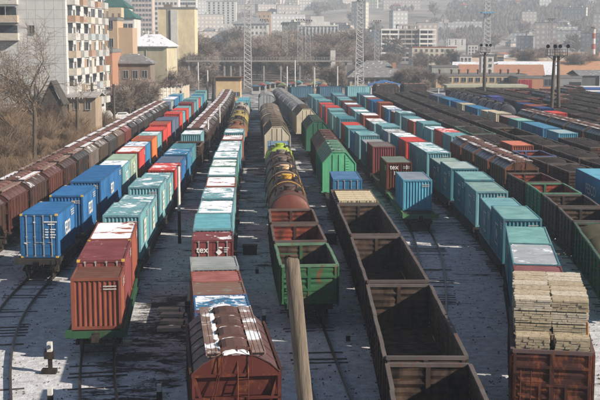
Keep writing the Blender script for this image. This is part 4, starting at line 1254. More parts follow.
for px, y, H in ((114, 236, 5.5), (130, 240, 6), (146, 243, 6), (168, 300, 8), (180, 345, 7), (190, 360, 6), (206, 365, 6)):
    X, _ = at(px, 60, y); far_tree(X, y, H, rg.randint(0, 3), 'leafless tree in front of the old houses left of overpass', 'leafless trees by the old houses')
for px, y, H in ((400, 372, 6), (410, 368, 6), (420, 372, 6.5), (430, 366, 5.5), (442, 372, 5), (341, 378, 5), (328, 380, 6), (425, 340, 4)):
    X, _ = at(px, 60, y); far_tree(X, y, H, rg.randint(0, 3), 'leafless tree by the grey-roofed house at far yard end', 'leafless trees by the grey-roofed house')
for i in range(105):
    y = 800 + 2200 * rg.random() ** 1.3; px = rg.uniform(-5, 605); X, _ = at(px, 40, y)
    far_tree(X, y, rg.uniform(12, 18), i % 3, 'small bare tree on the hazy hillside among apartment blocks', 'bare trees on the hazy hillside')

# ------------------------------------------------------------------ buildings
def wallm(name, a, b_=None, rough=.85, lines=None):
    """rendered or brick wall; lines=(dx,dz,colour) adds panel joints"""
    if (name,) in MATS: return MATS[(name,)]
    m, nt, b = nodes_of(name)
    v, rnd, obj = rnd_coords(nt, (1, 1, .5))
    n = noise_n(nt, v, .5, 8, .65); n2 = noise_n(nt, v, 4, 5)
    b_ = b_ or tuple(x * .72 for x in a)
    c = mixc(nt, ramp(nt, n, .35, .7), a, b_)
    c = mixc(nt, ramp(nt, n2, .5, .8, 0, .35), c, tuple(x * .6 for x in a))
    if lines:
        br = nt.nodes.new('ShaderNodeTexBrick'); br.offset = 0
        sp = nt.nodes.new('ShaderNodeSeparateXYZ'); nt.links.new(obj, sp.inputs[0])
        cb = nt.nodes.new('ShaderNodeCombineXYZ')
        nt.links.new(mth(nt, 'ADD', sp.outputs[0], sp.outputs[1]), cb.inputs[0]); nt.links.new(sp.outputs[2], cb.inputs[1])
        nt.links.new(cb.outputs[0], br.inputs['Vector'])
        br.inputs['Scale'].default_value = 1; br.inputs['Brick Width'].default_value = lines[0]; br.inputs['Row Height'].default_value = lines[1]
        br.inputs['Mortar Size'].default_value = lines[3] if len(lines) > 3 else .05; br.inputs['Mortar Smooth'].default_value = .2
        br.inputs['Color1'].default_value = (0, 0, 0, 1); br.inputs['Color2'].default_value = (0, 0, 0, 1); br.inputs['Mortar'].default_value = (1, 1, 1, 1)
        c = mixc(nt, mth(nt, 'MULTIPLY', br.outputs['Color'], .8), c, lines[2])
    nt.links.new(c, b.inputs['Base Color']); b.inputs['Roughness'].default_value = rough
    MATS[(name,)] = m; return m
GLASS = flat_mat('window_glass', (.045, .055, .07), .15)
FRAMEM = flat_mat('window_frame', (.45, .44, .42), .6)
def windows(root, face, x0, x1, z0, z1, nx, nz, w_, h_, pos, frame=True, skip=0.0, rgw=None, mat=None):
    """real windows (frame + pane) on a wall: face 'f' = towards -Y at y=pos, 'r' = towards +X at x=pos, 'l' = towards -X"""
    for i in range(nx):
        for j in range(nz):
            if rgw and rgw.random() < skip: continue
            c = x0 + (x1 - x0) * (i + .5) / nx; z = z0 + (z1 - z0) * (j + .5) / nz
            m = MB(); g_ = MB(); t = .08
            def bx(mm, a0, a1, b0, b1, d0, d1):
                if face == 'f': mm.box(a0, a1, pos - d1, pos - d0, b0, b1)
                elif face == 'r': mm.box(pos + d0, pos + d1, a0, a1, b0, b1)
                else: mm.box(pos - d1, pos - d0, a0, a1, b0, b1)
            bx(g_, c - w_/2, c + w_/2, z - h_/2, z + h_/2, .004, .03)
            bx(m, c - w_/2 - t, c + w_/2 + t, z - h_/2 - t, z - h_/2, .0, .16); bx(m, c - w_/2 - t, c + w_/2 + t, z + h_/2, z + h_/2 + t, .0, .08)
            bx(m, c - w_/2 - t, c - w_/2, z - h_/2, z + h_/2, .0, .08); bx(m, c + w_/2, c + w_/2 + t, z - h_/2, z + h_/2, .0, .08)
            bx(m, c - .03, c + .03, z - h_/2, z + h_/2, .031, .06)
            fo = m.build('window', mat or FRAMEM, root); g_.build('pane', GLASS, fo)
def walls(root, W, Dp, H, mat, z0=-3):
    m = MB(); m.box(-W/2, W/2, 0, Dp, z0, H); return m.build('wall', mat, root)
def hip_roof(root, W, Dp, z, rise, mat, over=.6, ridge=.4):
    m = MB(); a, b_ = W/2 + over, Dp + over; r = W * ridge / 2
    B_ = [(-a, -over, z), (a, -over, z), (a, b_, z), (-a, b_, z)]; T = [(-r, Dp/2, z + rise), (r, Dp/2, z + rise)]
    m.quad([B_[0], B_[1], T[1], T[0]]); m.quad([B_[2], B_[3], T[0], T[1]]); m.quad([B_[1], B_[2], T[1]]); m.quad([B_[3], B_[0], T[0]])
    m.box(-a, a, -over, b_, z - .25, z - .003); return m.build('roof', mat, root)
def gable_roof(root, W, Dp, z, rise, mat, over=.5, along='x'):
    m = MB(); t = .18
    if along == 'y': prof = [(-W/2 - over, z), (0, z + rise), (W/2 + over, z), (W/2 + over, z + t), (0, z + rise + t), (-W/2 - over, z + t)]; m.prism_y(prof, -over, Dp + over)
    else:
        pr = [(-over, z), (Dp/2, z + rise), (Dp + over, z), (Dp + over, z + t), (Dp/2, z + rise + t), (-over, z + t)]; n0 = len(m.v); k = 6
        a, b_ = -W/2 - over, W/2 + over
        m.v += [(a, y, q) for y, q in pr] + [(b_, y, q) for y, q in pr]
        for i in range(k): j = (i + 1) % k; m.f.append((n0+i, n0+j, n0+k+j, n0+k+i)); m.m.append(0)
        m.f.append(tuple(n0+k-1-i for i in range(k))); m.m.append(0); m.f.append(tuple(n0+k+i for i in range(k))); m.m.append(0)
        g2 = MB(); g2.quad([(-W/2, 0, z), (-W/2, Dp/2, z + rise), (-W/2, Dp, z)]); g2.quad([(W/2, 0, z), (W/2, Dp, z), (W/2, Dp/2, z + rise)])
    return m.build('roof', mat, root)
def flat_roof(root, W, Dp, z, mat, par=.6):
    m = MB(); m.box(-W/2 - .1, W/2 + .1, -.1, Dp + .1, z, z + .15)
    for a in ((-W/2 - .12, W/2 + .12, -.12, .1), (-W/2 - .12, W/2 + .12, Dp - .1, Dp + .12), (-W/2 - .12, -W/2 + .1, .1, Dp - .1), (W/2 - .1, W/2 + .12, .1, Dp - .1)): m.box(*a, z + .15, z + .15 + par)
    return m.build('roof', mat, root)
def frompx(x0, x1, ytop, Y, zbase=None):
    """left/right pixel and top pixel at distance Y -> centre x, width, height above the ground there"""
    a, z = at(x0, ytop, Y); b_, _ = at(x1, ytop, Y); c = (a + b_) / 2
    g_ = hgt(c, Y) if zbase is None else zbase
    return c, b_ - a, z - g_, g_

# --- panel apartment block, left
PANEL = wallm('panel_wall', (.56,.57,.56), (.48,.49,.49), .8, (1.45, 1.4, (.26,.27,.28), .035))
BCOL = [(.58,.57,.53), (.48,.48,.47), (.5,.42,.33), (.42,.46,.48), (.58,.54,.46), (.40,.27,.2), (.62,.62,.6), (.56,.55,.52)]
ap = empty('apartment_block', (-49.0, 184, 2.0), R(-1.5)); tag(ap, 'tall grey panel apartment block with cluttered balconies, left', 'apartment block')
Wd, Dp_, Hh = 24.0, 31.0, 30.0
walls(ap, Wd, Dp_, Hh, PANEL, -4)
flat_roof(ap, Wd, Dp_, Hh, flat_mat('roof_felt', (.2, .2, .2)))
windows(ap, 'f', 5.9, 7.3, 13.7, 16.5, 1, 1, .85, 1.3, 0)
rb = random.Random(8)
def balcony(root, face, c, z, w_, d_, pos, q):
    def bx(mm, a0, a1, b0, b1, c0, c1):
        if face == 'f': mm.box(a0, a1, pos - b1, pos - b0, c0, c1)
        else: mm.box(pos + b0, pos + b1, a0, a1, c0, c1)
    m = MB(); bx(m, c - w_/2, c + w_/2, .003, d_, z, z + .15)
    sl_ = m.build('balcony', wallm('slab_concrete', (.45,.44,.42)), root)
    pc = q.choice(BCOL); m = MB(); bx(m, c - w_/2, c + w_/2, d_ - .08, d_ - .01, z + .152, z + 1.15); bx(m, c - w_/2, c - w_/2 + .07, .01, d_ - .085, z + .152, z + 1.15); bx(m, c + w_/2 - .07, c + w_/2, .01, d_ - .085, z + .152, z + 1.15)
    m.build('parapet', flat_mat('parapet_%d' % BCOL.index(pc), pc), sl_)
    m = MB(); bx(m, c - w_/2 + .3, c + w_/2 - .3, .004, .05, z + .4, z + 2.4); m.build('balcony_door', GLASS, sl_)
    t = q.random()
    if t < .55:
        fc = q.choice(BCOL); m = MB(); n_ = q.randint(2, 4)
        for i in range(n_ + 1):
            a = c - w_/2 + .04 + (w_ - .14) * i / n_; bx(m, a, a + .07, d_ - .075, d_ - .015, z + 1.152, z + 2.55)
        bx(m, c - w_/2, c + w_/2, d_ - .08, d_, z + 2.552, z + 2.68)
        m.build('glazing_frame', flat_mat('glz_%d' % BCOL.index(fc), fc), sl_)
        m = MB(); a0 = q.uniform(0, .5) * w_
        bx(m, c - w_/2 + a0 + .05, min(c + w_/2 - .05, c - w_/2 + a0 + w_ * .5), d_ - .05, d_ - .03, z + 1.16, z + 2.5); m.build('screen', q.choice([GLASS, flat_mat('curtain', (.6,.58,.52)), flat_mat('board', (.4,.28,.18))]), sl_)
    elif t < .8:
        m = MB()
        for i in range(q.randint(2, 5)):
            a = c - w_/2 + q.uniform(.2, w_ - .6); bx(m, a, a + q.uniform(.2, .5), d_ + .02, d_ + .06, z + q.uniform(.5, .9), z + q.uniform(1.3, 1.9))
        m.build('washing', flat_mat('washing', (.65,.62,.6)), sl_)
for fl in range(10):
    z = 2.2 + fl * 2.8
    for i in range(5):
        balcony(ap, 'r', 2.9 + i * 6.1, z, 3.3, 1.3, Wd/2, rb)
        windows(ap, 'r', 2.9 + i*6.1 + 1.9, 2.9 + i*6.1 + 4.2, z + .3, z + 2.6, 1, 1, 1.3, 1.4, Wd/2) if i % 2 == 0 else None
    if fl > 3: balcony(ap, 'f', 1.0, z, 7.2, 1.1, 0, rb)
# dishes on facade
for i in range(5):
    pass
# --- lean-to under the balconies
o = empty('lean_to', (-34.6, 183, 3.4), R(-2)); tag(o, 'low brick lean-to with white-edged roof under the balconies', 'shed')
walls(o, 4.2, 5, 3.0, wallm('ochre_render', (.36,.28,.20)), -3); gable_roof(o, 4.2, 5, 3.0, .7, flat_mat('old_roof', (.38,.37,.36)), .6); windows(o, 'f', -1.8, 1.8, .8, 2.6, 2, 1, .8, 1.1, 0)
# --- dark pointed shed in the scrub
X, Z = at(52, 112, 178); o = empty('shed', (X, 178, hgt(X, 178))); tag(o, 'small dark shed with steep snow-dusted roof in the scrub', 'shed')
walls(o, 3.2, 4, 2.2, wallm('tarred_boards', (.06,.05,.045)), -1); gable_roof(o, 3.2, 4, 2.2, 3.6, paint((.07,.065,.06), .2, .4, .8), .3, 'y')
m = MB(); m.quad([(-1.6, -.02, 2.2), (1.6, -.02, 2.2), (0, -.02, 5.8)]); m.build('gable', wallm('tarred_boards', (.06,.05,.045)), o)
m = MB(); m.box(-.5, .4, -.06, -.01, .1, 1.9); m.build('door', DARKHOLE, o)

def block(name, lab, cat, x0, x1, yt, Y, depth, wall, roof='flat', rise=2, rmat=None, win=None, rz=0, sidewin=None, grp=None, hscale=None, over=.5, ridge=.4):
    c, W, H, g_ = frompx(x0, x1, yt, Y); rt = rise if roof != 'flat' else .75
    Hw = H - rt
    o = empty(name, (c, Y, g_), rz); tag(o, lab, cat, grp)
    walls(o, W, depth, Hw, wall)
    rmat = rmat or flat_mat('roof_felt', (.2, .2, .2))
    if roof == 'flat': flat_roof(o, W, depth, Hw, rmat)
    elif roof == 'hip': hip_roof(o, W, depth, Hw, rise, rmat, over, ridge)
    elif roof == 'gx': gable_roof(o, W, depth, Hw, rise, rmat, over, 'x'); m = MB(); m.prism_y([(0, 0), (.01, 0), (.01, .01)], 0, .01)
    elif roof == 'gy':
        gable_roof(o, W, depth, Hw, rise, rmat, over, 'y'); m = MB(); m.quad([(-W/2, -.01, Hw), (W/2, -.01, Hw), (0, -.01, Hw + rise)]); m.build('gable', wall, o)
    if win:
        nx, nz, w_, h_, zf0, zf1 = win; windows(o, 'f', -W/2 + W*.03, W/2 - W*.03, Hw * zf0, Hw * zf1, nx, nz, w_, h_, 0)
    if sidewin:
        nx, nz, w_, h_, zf0, zf1 = sidewin; windows(o, 'r', depth*.05, depth*.95, Hw * zf0, Hw * zf1, nx, nz, w_, h_, W/2)
    return o, W, Hw
TAN = wallm('tan_brick', (.46,.34,.23), (.40,.28,.19), .9, (.52, .16, (.36,.29,.22), .02))
TANL = wallm('light_tan_brick', (.50,.42,.30), (.44,.35,.25), .9, (.52, .16, (.4,.35,.28), .02))
CREAMW = wallm('cream_render', (.62,.52,.35)); YELW = wallm('yellow_render', (.50,.45,.31)); OLDB = wallm('old_brown_wall', (.22,.17,.14)); WHITEW = wallm('white_render', (.60,.59,.56))
SNOWROOF = paint((.38,.37,.36), .1, .9, .8, (1,1,1)); GREYROOF = paint((.20,.20,.20), .25, .2, .7, (1,1,1)); GREENR = paint((.04,.12,.11), .1, 0, .6); REDR = paint((.24,.07,.05), .2, .1, .7)
# stepped tan brick building
o, W, H_ = block('brick_building', 'stepped tan brick building with four small dark windows', 'building', 98, 117, 17, 262, 9, TAN, win=None)
windows(o, 'f', -.1, 1.5, 5.0, 21.0, 1, 4, .9, 1.9, 0)
o2 = MB(); o2.box(W/2 + .0, W/2 + 3.2, 1.5, 9, -2, H_ - 1.6); o2.build('side_wing', TAN, o)
m = MB(); m.box(-1.5, 2.5, 4, 8, H_ + .8, H_ + 3.0); m.build('roof_cabin', TANL, o)
for i in range(4): m = MB(); m.box(-2 + i*1.4, -1.5 + i*1.4, 1, 1.5, H_ + .75, H_ + 1.6); m.build('chimney', OLDB, o)
block('brick_building', 'orange-brown brick wing at the foot of the stepped tan building', 'building', 96, 112, 49, 246, 12, wallm('orange_brick', (.42,.19,.10), (.34,.15,.09), .9, (.52,.16,(.35,.28,.22),.02)), win=(2, 2, 1.0, 1.6, .2, .9))
for (x0, x1, yt, Y, lab) in ((97, 126, -3, 372, 'upper green hipped roof building behind the tan brick building'), (99, 134, 7, 345, 'lower green hipped roof building with white walls')):
    block('green_roofed_building', lab, 'building', x0, x1, yt, Y, 14, WHITEW, 'hip', 3.0, GREENR, (6, 3, 1.2, 1.5, .4, .98))
o, W, H_ = block('yellow_building', 'pale yellow two-storey building with white snowy hipped roof', 'building', 127, 167, 34, 300, 11, YELW, 'hip', 3.1, SNOWROOF, None, R(-8))
windows(o, 'f', -W*.36, -W*.02, 3.5, 8.8, 2, 1, 1.5, 2.4, 0); windows(o, 'f', -W*.45, W*.2, .3, 3.6, 4, 1, 1.3, 1.9, 0)
for xx in (-3.4, -2.0): m = MB(); m.box(xx, xx + .7, 6, 6.7, H_ + 1.5, H_ + 4.0); m.build('chimney', WHITEW, o)
m = MB(); m.tube((-.3, -.08, 0), (-.3, -.08, H_), .09, k=6); m.build('drainpipe', RODM, o)
o, W, H_ = block('old_house', 'old dark house with grey hipped roof behind bare trees', 'house', 110, 150, 54, 254, 8, OLDB, 'hip', 1.9, GREYROOF, (4, 2, 1.1, 1.7, .2, .95))
# cream tower block
o, W, H_ = block('apartment_tower', 'windowless cream-yellow end wall of apartment tower with white stripe', 'apartment block', 158, 194.5, 7, 430, 12, wallm('cream_tower', (.68,.58,.38)))
m = MB(); m.box(-W/2 + 4.6, -W/2 + 7.2, -.5, -.02, -2, H_ - .3); m.build('white_stripe', WHITEW, o); m = MB(); m.box(-W/2 + 3.2, -W/2 + 4.55, .01 - .1, -.02, -2, H_); m.build('recess_panel', wallm('recess_grey', (.24,.22,.19)), o)
m = MB(); m.box(-5, -2, 3, 8, H_ + .7, H_ + 1.9); m.box(3.4, 4, 2, 4, H_ + .76, H_ + 1.8); m.build('roof_cabin', OLDB, o)
# old white apartment blocks behind
for (x0, x1, yt, Y, lab, wm_) in ((131, 152, -8, 900, 'pale pink multi-storey block behind green roofs', wallm('pinkish', (.5,.42,.38))), (153, 178, -10, 920, 'grey-white tall block behind the cream tower', WHITEW), (179, 196, -4, 980, 'white slab block right of the cream tower top', WHITEW), (206, 236, 1, 1300, 'pale block beyond the bare trees near lattice mast', WHITEW)):
    block('apartment_block', lab, 'apartment block', x0, x1, yt, Y, 16, wm_, win=(6, 9, 1.9, 1.8, .35, 1.0))
# tiled fence and shacks by the left poles
def fence(name, lab, xa, ya, xb, yb, H, mat, posts=6):
    d = Vector((xb - xa, yb - ya, 0)); L = d.length; rz = math.atan2(d.y, d.x); o = empty(name, (xa, ya, hgt(xa, ya)), rz); tag(o, lab, 'fence')
    m = MB(); m.box(0, L, -.06, .06, 0, H); m.build('fence_panels', mat, o)
    for i in range(posts + 1): m = MB(); m.box(L*i/posts - .12, L*i/posts + .12, -.14, .14, 0, H + .2); m.build('post', WHITEW, o)
    return o
X1, _ = at(151, 95, 292); X2, _ = at(175, 95, 296)
fence('perimeter_wall', 'cream grid-panelled concrete wall beside the blue container', X1, 292, X2, 296, 3.6, wallm('grid_wall', (.62,.57,.48), None, .8, (.9, .9, (.25,.22,.18), .12)))
X1, _ = at(176, 95, 300); X2, _ = at(189, 95, 320); fence('perimeter_wall', 'plain tan wall stretch right of the grid-panelled wall', X1, 300, X2, 320, 3.4, TANL)
block('small_shed', 'small grey-brown trackside shed between the leaning poles', 'shed', 137, 151, 98, 262, 4, OLDB, 'gx', .8, GREYROOF, (2, 1, .8, .9, .3, .9), over=.3)
block('small_shed', 'reddish brick shack with white roof edge by parked cars', 'shed', 100, 113, 93, 236, 5, wallm('orange_brick', (.42,.19,.10)), 'gx', .8, SNOWROOF, (2, 1, .9, 1, .3, .9), over=.3)
block('small_shed', 'pale shack behind white van near first pole pair', 'shed', 114, 128, 89, 270, 5, WHITEW, 'gx', .8, SNOWROOF, (2, 1, .9, 1, .3, .9), over=.3)
# yellow yard office under the lattice mast
o, W, H_ = block('yard_office', 'small tan yard office with brown flat roof below lattice mast', 'building', 216, 240.5, 78, 300, 5, wallm('office_tan', (.60,.44,.25)), 'flat', 1, flat_mat('brown_roof', (.16,.08,.05)))
windows(o, 'f', 0, W*.48, .8, 2.8, 3, 1, .8, 1.1, 0); m = MB(); m.box(-W/2 - .4, W/2 + .6, -.7, 5.4, H_ + .9, H_ + 1.05); m.build('eaves', flat_mat('brown_roof', (.16,.08,.05)), o)
X, _ = at(213.5, 80, 292); m = MB(); m.lathe_z([(0,.55),(1.2,.55),(2.2,.42),(4.2,.36),(4.6,.46),(4.8,.3),(6.6,.08)], 10); o = m.build('signal_post', flat_mat('black_paint', (.02,.02,.02))); o.location = (X, 292, -.2); tag(o, 'black bulky signal post left of the tan yard office', 'signal')
# overpass
zd = at(250, 60, 392)[1]; xa, xb = at(186, 60, 392)[0], at(352, 60, 392)[0]
o = empty('overpass', ((xa + xb)/2, 392, 0)); tag(o, 'long thin footbridge deck on slender pale columns beyond the yard', 'bridge'); hw = (xb - xa)/2
BR = wallm('bridge_concrete', (.30,.28,.26)); m = MB(); m.box(-hw, hw, -1.4, 1.4, zd - .55, zd - .1); m.build('deck', BR, o)
m = MB()
for s in (-1.35, 1.3):
    m.box(-hw, hw, s, s + .06, zd + .9, zd + .98); m.box(-hw, hw, s, s + .06, zd + .35, zd + .4)
    q = -hw
    while q < hw: m.box(q, q + .06, s + .0, s + .055, zd - .1, zd + .9); q += .9
m.build('railing', flat_mat('railing_grey', (.3,.3,.29)), o)
for px in (189, 197, 207, 224.5, 231, 240.5, 264, 281, 300, 314, 330, 346):
    x = at(px, 70, 392)[0] - (xa + xb)/2; m = MB(); m.box(x - .28, x + .28, -.35, .35, -.3, zd - .553); m.box(x - .5, x + .5, -1.2, 1.2, zd - .9, zd - .556); m.build('column', BR, o)
# centre background
o, W, H_ = block('grey_building', 'white building with dark grey mansard roof beyond bare trees', 'building', 233, 268, 17, 1000, 20, WHITEW, 'hip', 5.5, GREYROOF, (8, 3, 1.6, 2.0, .45, .97), over=1.2, ridge=.5)
block('brick_building', 'orange-tan block right behind grey mansard roof', 'building', 257, 271, 11, 1060, 14, wallm('faded_orange', (.48,.32,.22)), win=(3, 5, 1.2, 1.6, .4, .95))
o, W, H_ = block('office_slab', 'ribbed grey slab building with white penthouse', 'building', 298, 338, 26.5, 1000, 18, wallm('rib_grey', (.42,.43,.43)))
n = 11
for i in range(n + 1): x = -W/2 + W*i/n; m = MB(); m.box(x - .4, x + .4, -.7, -.003, -2, H_ + .5); m.build('rib', WHITEW, o)
for i in range(n):
    x = -W/2 + W*(i + .5)/n; m = MB(); m.box(x - .95, x + .95, -.06, -.005, 3, H_ - 1.5); m.build('window_strip', flat_mat('strip_glass', (.16,.18,.2), .3), o)
m = MB(); m.box(-W/2 - .5, W/2 + .5, -.7, 18, H_ + .9, H_ + 2.2); m.build('cornice', WHITEW, o)
m = MB(); m.box(-W*.18, W*.15, 3, 12, H_ + 2.2, H_ + 9.6); m.build('penthouse', WHITEW, o); m = MB(); m.box(W*.15+.01, W*.3, 4, 10, H_ + 2.2, H_ + 5); m.build('roof_cabin', WHITEW, o)
block('office_building', 'low white building right of the ribbed grey slab', 'building', 338, 357, 29.5, 1090, 12, WHITEW, win=(7, 3, 1.4, 1.4, .45, .95))
block('small_house', 'small dark house with red roof below ribbed slab', 'house', 319, 336, 47.5, 700, 10, OLDB, 'gx', 1.4, REDR, (3, 2, 1.2, 1.4, .3, .9))
block('kiosk', 'small white kiosk on the slope below ribbed slab', 'building', 330.5, 335.5, 48, 470, 4, WHITEW, 'flat')
block('retaining_wall', 'long tan wall climbing left of the grey-roofed house', 'wall', 315, 338, 76, 400, 1.2, TANL)
# unfinished concrete frame
c, W, H, g_ = frompx(381, 437, 24, 860); o = empty('concrete_frame', (c, 860, g_), R(4)); tag(o, 'unfinished seven-storey concrete frame building with empty floors', 'building')
CONC = wallm('raw_concrete', (.72,.70,.66), (.6,.58,.55)); CONC2 = wallm('raw_concrete_dark', (.36,.31,.28), (.28,.24,.22)); W1 = W; nfl = 8; fh = H / nfl
for k in range(nfl + 1):
    for si, (xa, xb, ya, top) in enumerate(((-W/2, -W*.18, 0, nfl - 1), (-W*.178, W*.19, 2.5, nfl), (W*.192, W/2, .5, nfl - 1))):
        if k > top: continue
        m = MB(); m.box(xa, xb, ya, 16, k*fh - 1.25, k*fh); m.build('floor_slab', CONC2 if si == 1 else CONC, o)
for si, (xa, xb, ya, top, nn) in enumerate(((-W/2, -W*.18, 0, nfl - 1, 3), (-W*.178, W*.19, 2.5, nfl, 4), (W*.192, W/2, .5, nfl - 1, 3))):
    if si == 1: pass
    for i in range(nn):
        x = xa + .45 + (xb - xa - .9) * i / (nn - 1)
        m = MB(); m.box(x - .26, x + .26, ya + .15, ya + .75, 0, top*fh - .02); m.build('front_column', CONC2 if si == 1 else CONC, o)
        m = MB(); m.box(x - .4, x + .4, 15, 15.8, 0, top*fh - .02); m.build('rear_column', CONC, o)
m = MB(); m.box(-W*.47, W*.47, 9, 9.4, 0, (nfl-1)*fh - 1.3); m.build('void_shade_sheet', wallm('void_shade', (.10,.09,.085)), o)  # dark sheet stands in for the shade deep inside the empty floors
for k in range(nfl - 1):
    for a, b_ in ((-.42, -.3), (-.1, .02), (.08, .16), (.3, .4)):
        if rb.random() < .6: m = MB(); m.box(W*a, W*b_, 6, 6.3, k*fh + .01, k*fh + fh - 1.27); m.build('partition', OLDB, o)
# yellow three-storey office
o, W, H_ = block('office_building', 'pale three-storey office with red-edged roof before concrete frame', 'building', 412, 457, 46.5, 740, 15, wallm('pale_office', (.56,.50,.40)), 'flat', 1, REDR, (8, 3, 1.5, 1.7, .15, .98), R(3))
o, W, H_ = block('grey_building', 'small grey-green box building above the depot roof', 'building', 432, 458.5, 65.5, 420, 10, wallm('greygreen', (.34,.36,.33)))
# grey-roofed long house
o, W, H_ = block('long_house', 'long pale house with big grey hipped roof at yard end', 'house', 350, 406, 61, 385, 22, wallm('house_cream', (.5,.44,.34)), 'hip', 5.2, GREYROOF, (9, 1, 1.1, 1.5, .2, .9), over=1.0, ridge=.35)
m = MB(); m.box(5.2, 6.4, 5, 6, H_ + 2.5, H_ + 4.6); m.build('chimney', wallm('orange_brick', (.42,.19,.10)), o)
block('small_shed', 'low white shed right of the grey-roofed house', 'shed', 421, 433, 75.5, 392, 6, WHITEW, 'flat')
# blue canopy
c, W, H, g_ = frompx(368.5, 403, 81.3, 322); o = empty('canopy', (c, 322, g_)); tag(o, 'open canopy with shallow blue gabled roof beside lattice mast', 'canopy')
m = MB(); e = H - 1.3; m.prism_y([(-W/2, e), (0, H - .1), (W/2, e), (W/2, e + .3), (0, H + .25), (-W/2, e + .3)], -2, 7); m.build('roof', paint((.05,.17,.42), .05, 0, .5), o)
m = MB(); m.quad([(-W*.3, -1.5, e + .02), (W*.3, -1.5, e + .02), (0, -1.5, H - .35)]); m.build('gable', wallm('office_tan', (.60,.44,.25)), o)
for x in (-W*.42, -W*.2, .0, W*.2, W*.42):
    m = MB(); m.box(x - .14, x + .14, -1.2, -.9, 0, e + .0); m.build('post', WHITEW, o)
# depot buildings on the right
DEP = wallm('depot_tan', (.52,.38,.23), (.45,.32,.20))
o, W, H_ = block('depot', 'long low tan depot with rooftop vents along the yard', 'building', 436, 527, 74, 385, 16, DEP, win=(12, 1, 1.5, 1.4, .45, .95))
for i in range(9):
    x = -W/2 + 2 + i * (W - 4)/8 + rb.uniform(-.8, .8); m = MB(); m.tube((x, 3, H_ + .1), (x, 3, H_ + 1.9), .35, .35, 8); m.tube((x, 3, H_ + 1.9), (x, 3, H_ + 2.3), .6, .3, 8); m.build('roof_vent', flat_mat('vent_rust', (.13,.07,.05)), o)
c, W, H, g_ = frompx(448, 526, 85, 350); o = empty('platform_roof', (c, 350, g_)); tag(o, 'low tan loading platform with pale roof before the depot', 'building')
walls(o, W, 10, H - .7, DEP, -1); m = MB(); m.box(-W/2 - .5, W/2 + .5, -1.2, 10, H - .7, H); m.build('roof', wallm('pale_roof', (.42,.42,.32)), o)
for i in range(8): x = -W/2 + W*(i + .5)/8; m = MB(); m.box(x - .5, x + .5, -.04, -.003, .3, H - 1); m.build('door', OLDB, o)
c, W, H, g_ = frompx(518, 553.5, 76.5, 372); o = empty('brick_depot', (c, 372, g_)); tag(o, 'brick depot building with large crimson sliding door', 'building')
walls(o, W, 14, H - .7, wallm('depot_brick', (.45,.22,.13), (.38,.18,.11))); flat_roof(o, W, 14, H - .7, GREYROOF, .5)
m = MB(); m.box(-W/2 + .4, -W/2 + 4.6, -.12, -.01, 0, H - 1.0)
for i in range(5): m.box(-W/2 + .5 + i*.85, -W/2 + .6 + i*.85, -.17, -.12, .1, H - 1.1)
m.build('sliding_door', paint((.33,.025,.04), .1, 0, .6), o)
windows(o, 'f', W*.2, W*.5, .8, 3.6, 1, 1, 2.6, 2.2, 0)
o, W, H_ = block('grey_hangar', 'grey panelled hangar with open dark side behind right lamp mast', 'building', 555, 582, 76, 380, 14, wallm('hangar_grey', (.25,.26,.27)), 'flat'); m = MB(); m.box(W*.05, W*.48, -.1, -.01, 0, H_ - 1.2); m.build('door', DARKHOLE, o)
o, W, H_ = block('grey_hangar', 'dark open-fronted hangar at the right edge', 'building', 580, 640, 71, 400, 18, wallm('hangar_dark', (.12,.12,.12)), 'gx', 1.6, GREYROOF)
for i in range(4): m = MB(); x = -W/2 + W*i/3; m.box(x - .2, x + .2, -.6, -.1, 0, H_); m.build('post', WHITEW, o)
for (x0, x1, yt, Y, lab, bc) in ((568, 640, 90.5, 322, 'low carriage shed with bright blue stripe roof edge, nearer', (.03,.16,.50)), (578, 640, 86, 342, 'low carriage shed with dark blue roof edge, farther', (.03,.10,.36))):
    c, W, H, g_ = frompx(x0, x1, yt, Y); o = empty('carriage_shed', (c, Y, g_)); tag(o, lab, 'shed')
    walls(o, W, 6, H - 1, wallm('shed_pale', (.45,.40,.33)), -1); m = MB(); m.box(-W/2 - .3, W/2 + .3, -.8, 6.5, H - .99, H - .35); m.build('roof_edge', paint(bc, .05, 0, .5), o); m = MB(); m.box(-W/2 - .3, W/2 + .3, -.8, 6.5, H - .345, H - .2); m.build('roof', SNOWROOF, o)
# long warehouses receding behind
WR = [SNOWROOF, wallm('pink_roof', (.42,.20,.14)), wallm('terracotta_roof', (.52,.28,.15)), wallm('terracotta_roof2', (.44,.22,.13)), wallm('pale_roof2', (.52,.42,.32))]
for i, (x0, x1, yt, Y, ri) in enumerate(((458, 545, 70, 440, 3), (500, 560, 66.5, 470, 0), (520, 640, 66, 500, 2), (470, 575, 62.5, 540, 4), (530, 650, 61, 590, 1), (495, 590, 59, 640, 0), (560, 680, 57.2, 680, 2), (500, 610, 56.5, 740, 1), (452, 500, 67, 480, 0))):
    o, W, H_ = block('warehouse', ('grey', 'white-roofed', 'terracotta-roofed', 'cream-roofed', 'pink-roofed', 'narrow white-roofed', 'distant terracotta-roofed', 'distant pink-roofed', 'small pale')[i] + ' long low warehouse behind the depot, right', 'warehouse', x0, x1, yt - 3.5, Y, 60, (DEP, wallm('depot_brick', (.45,.22,.13), (.38,.18,.11)), TANL)[i % 3], 'gx', 7.0, WR[ri], (10, 1, 2.0, 1.2, .5, .95), R(-9))
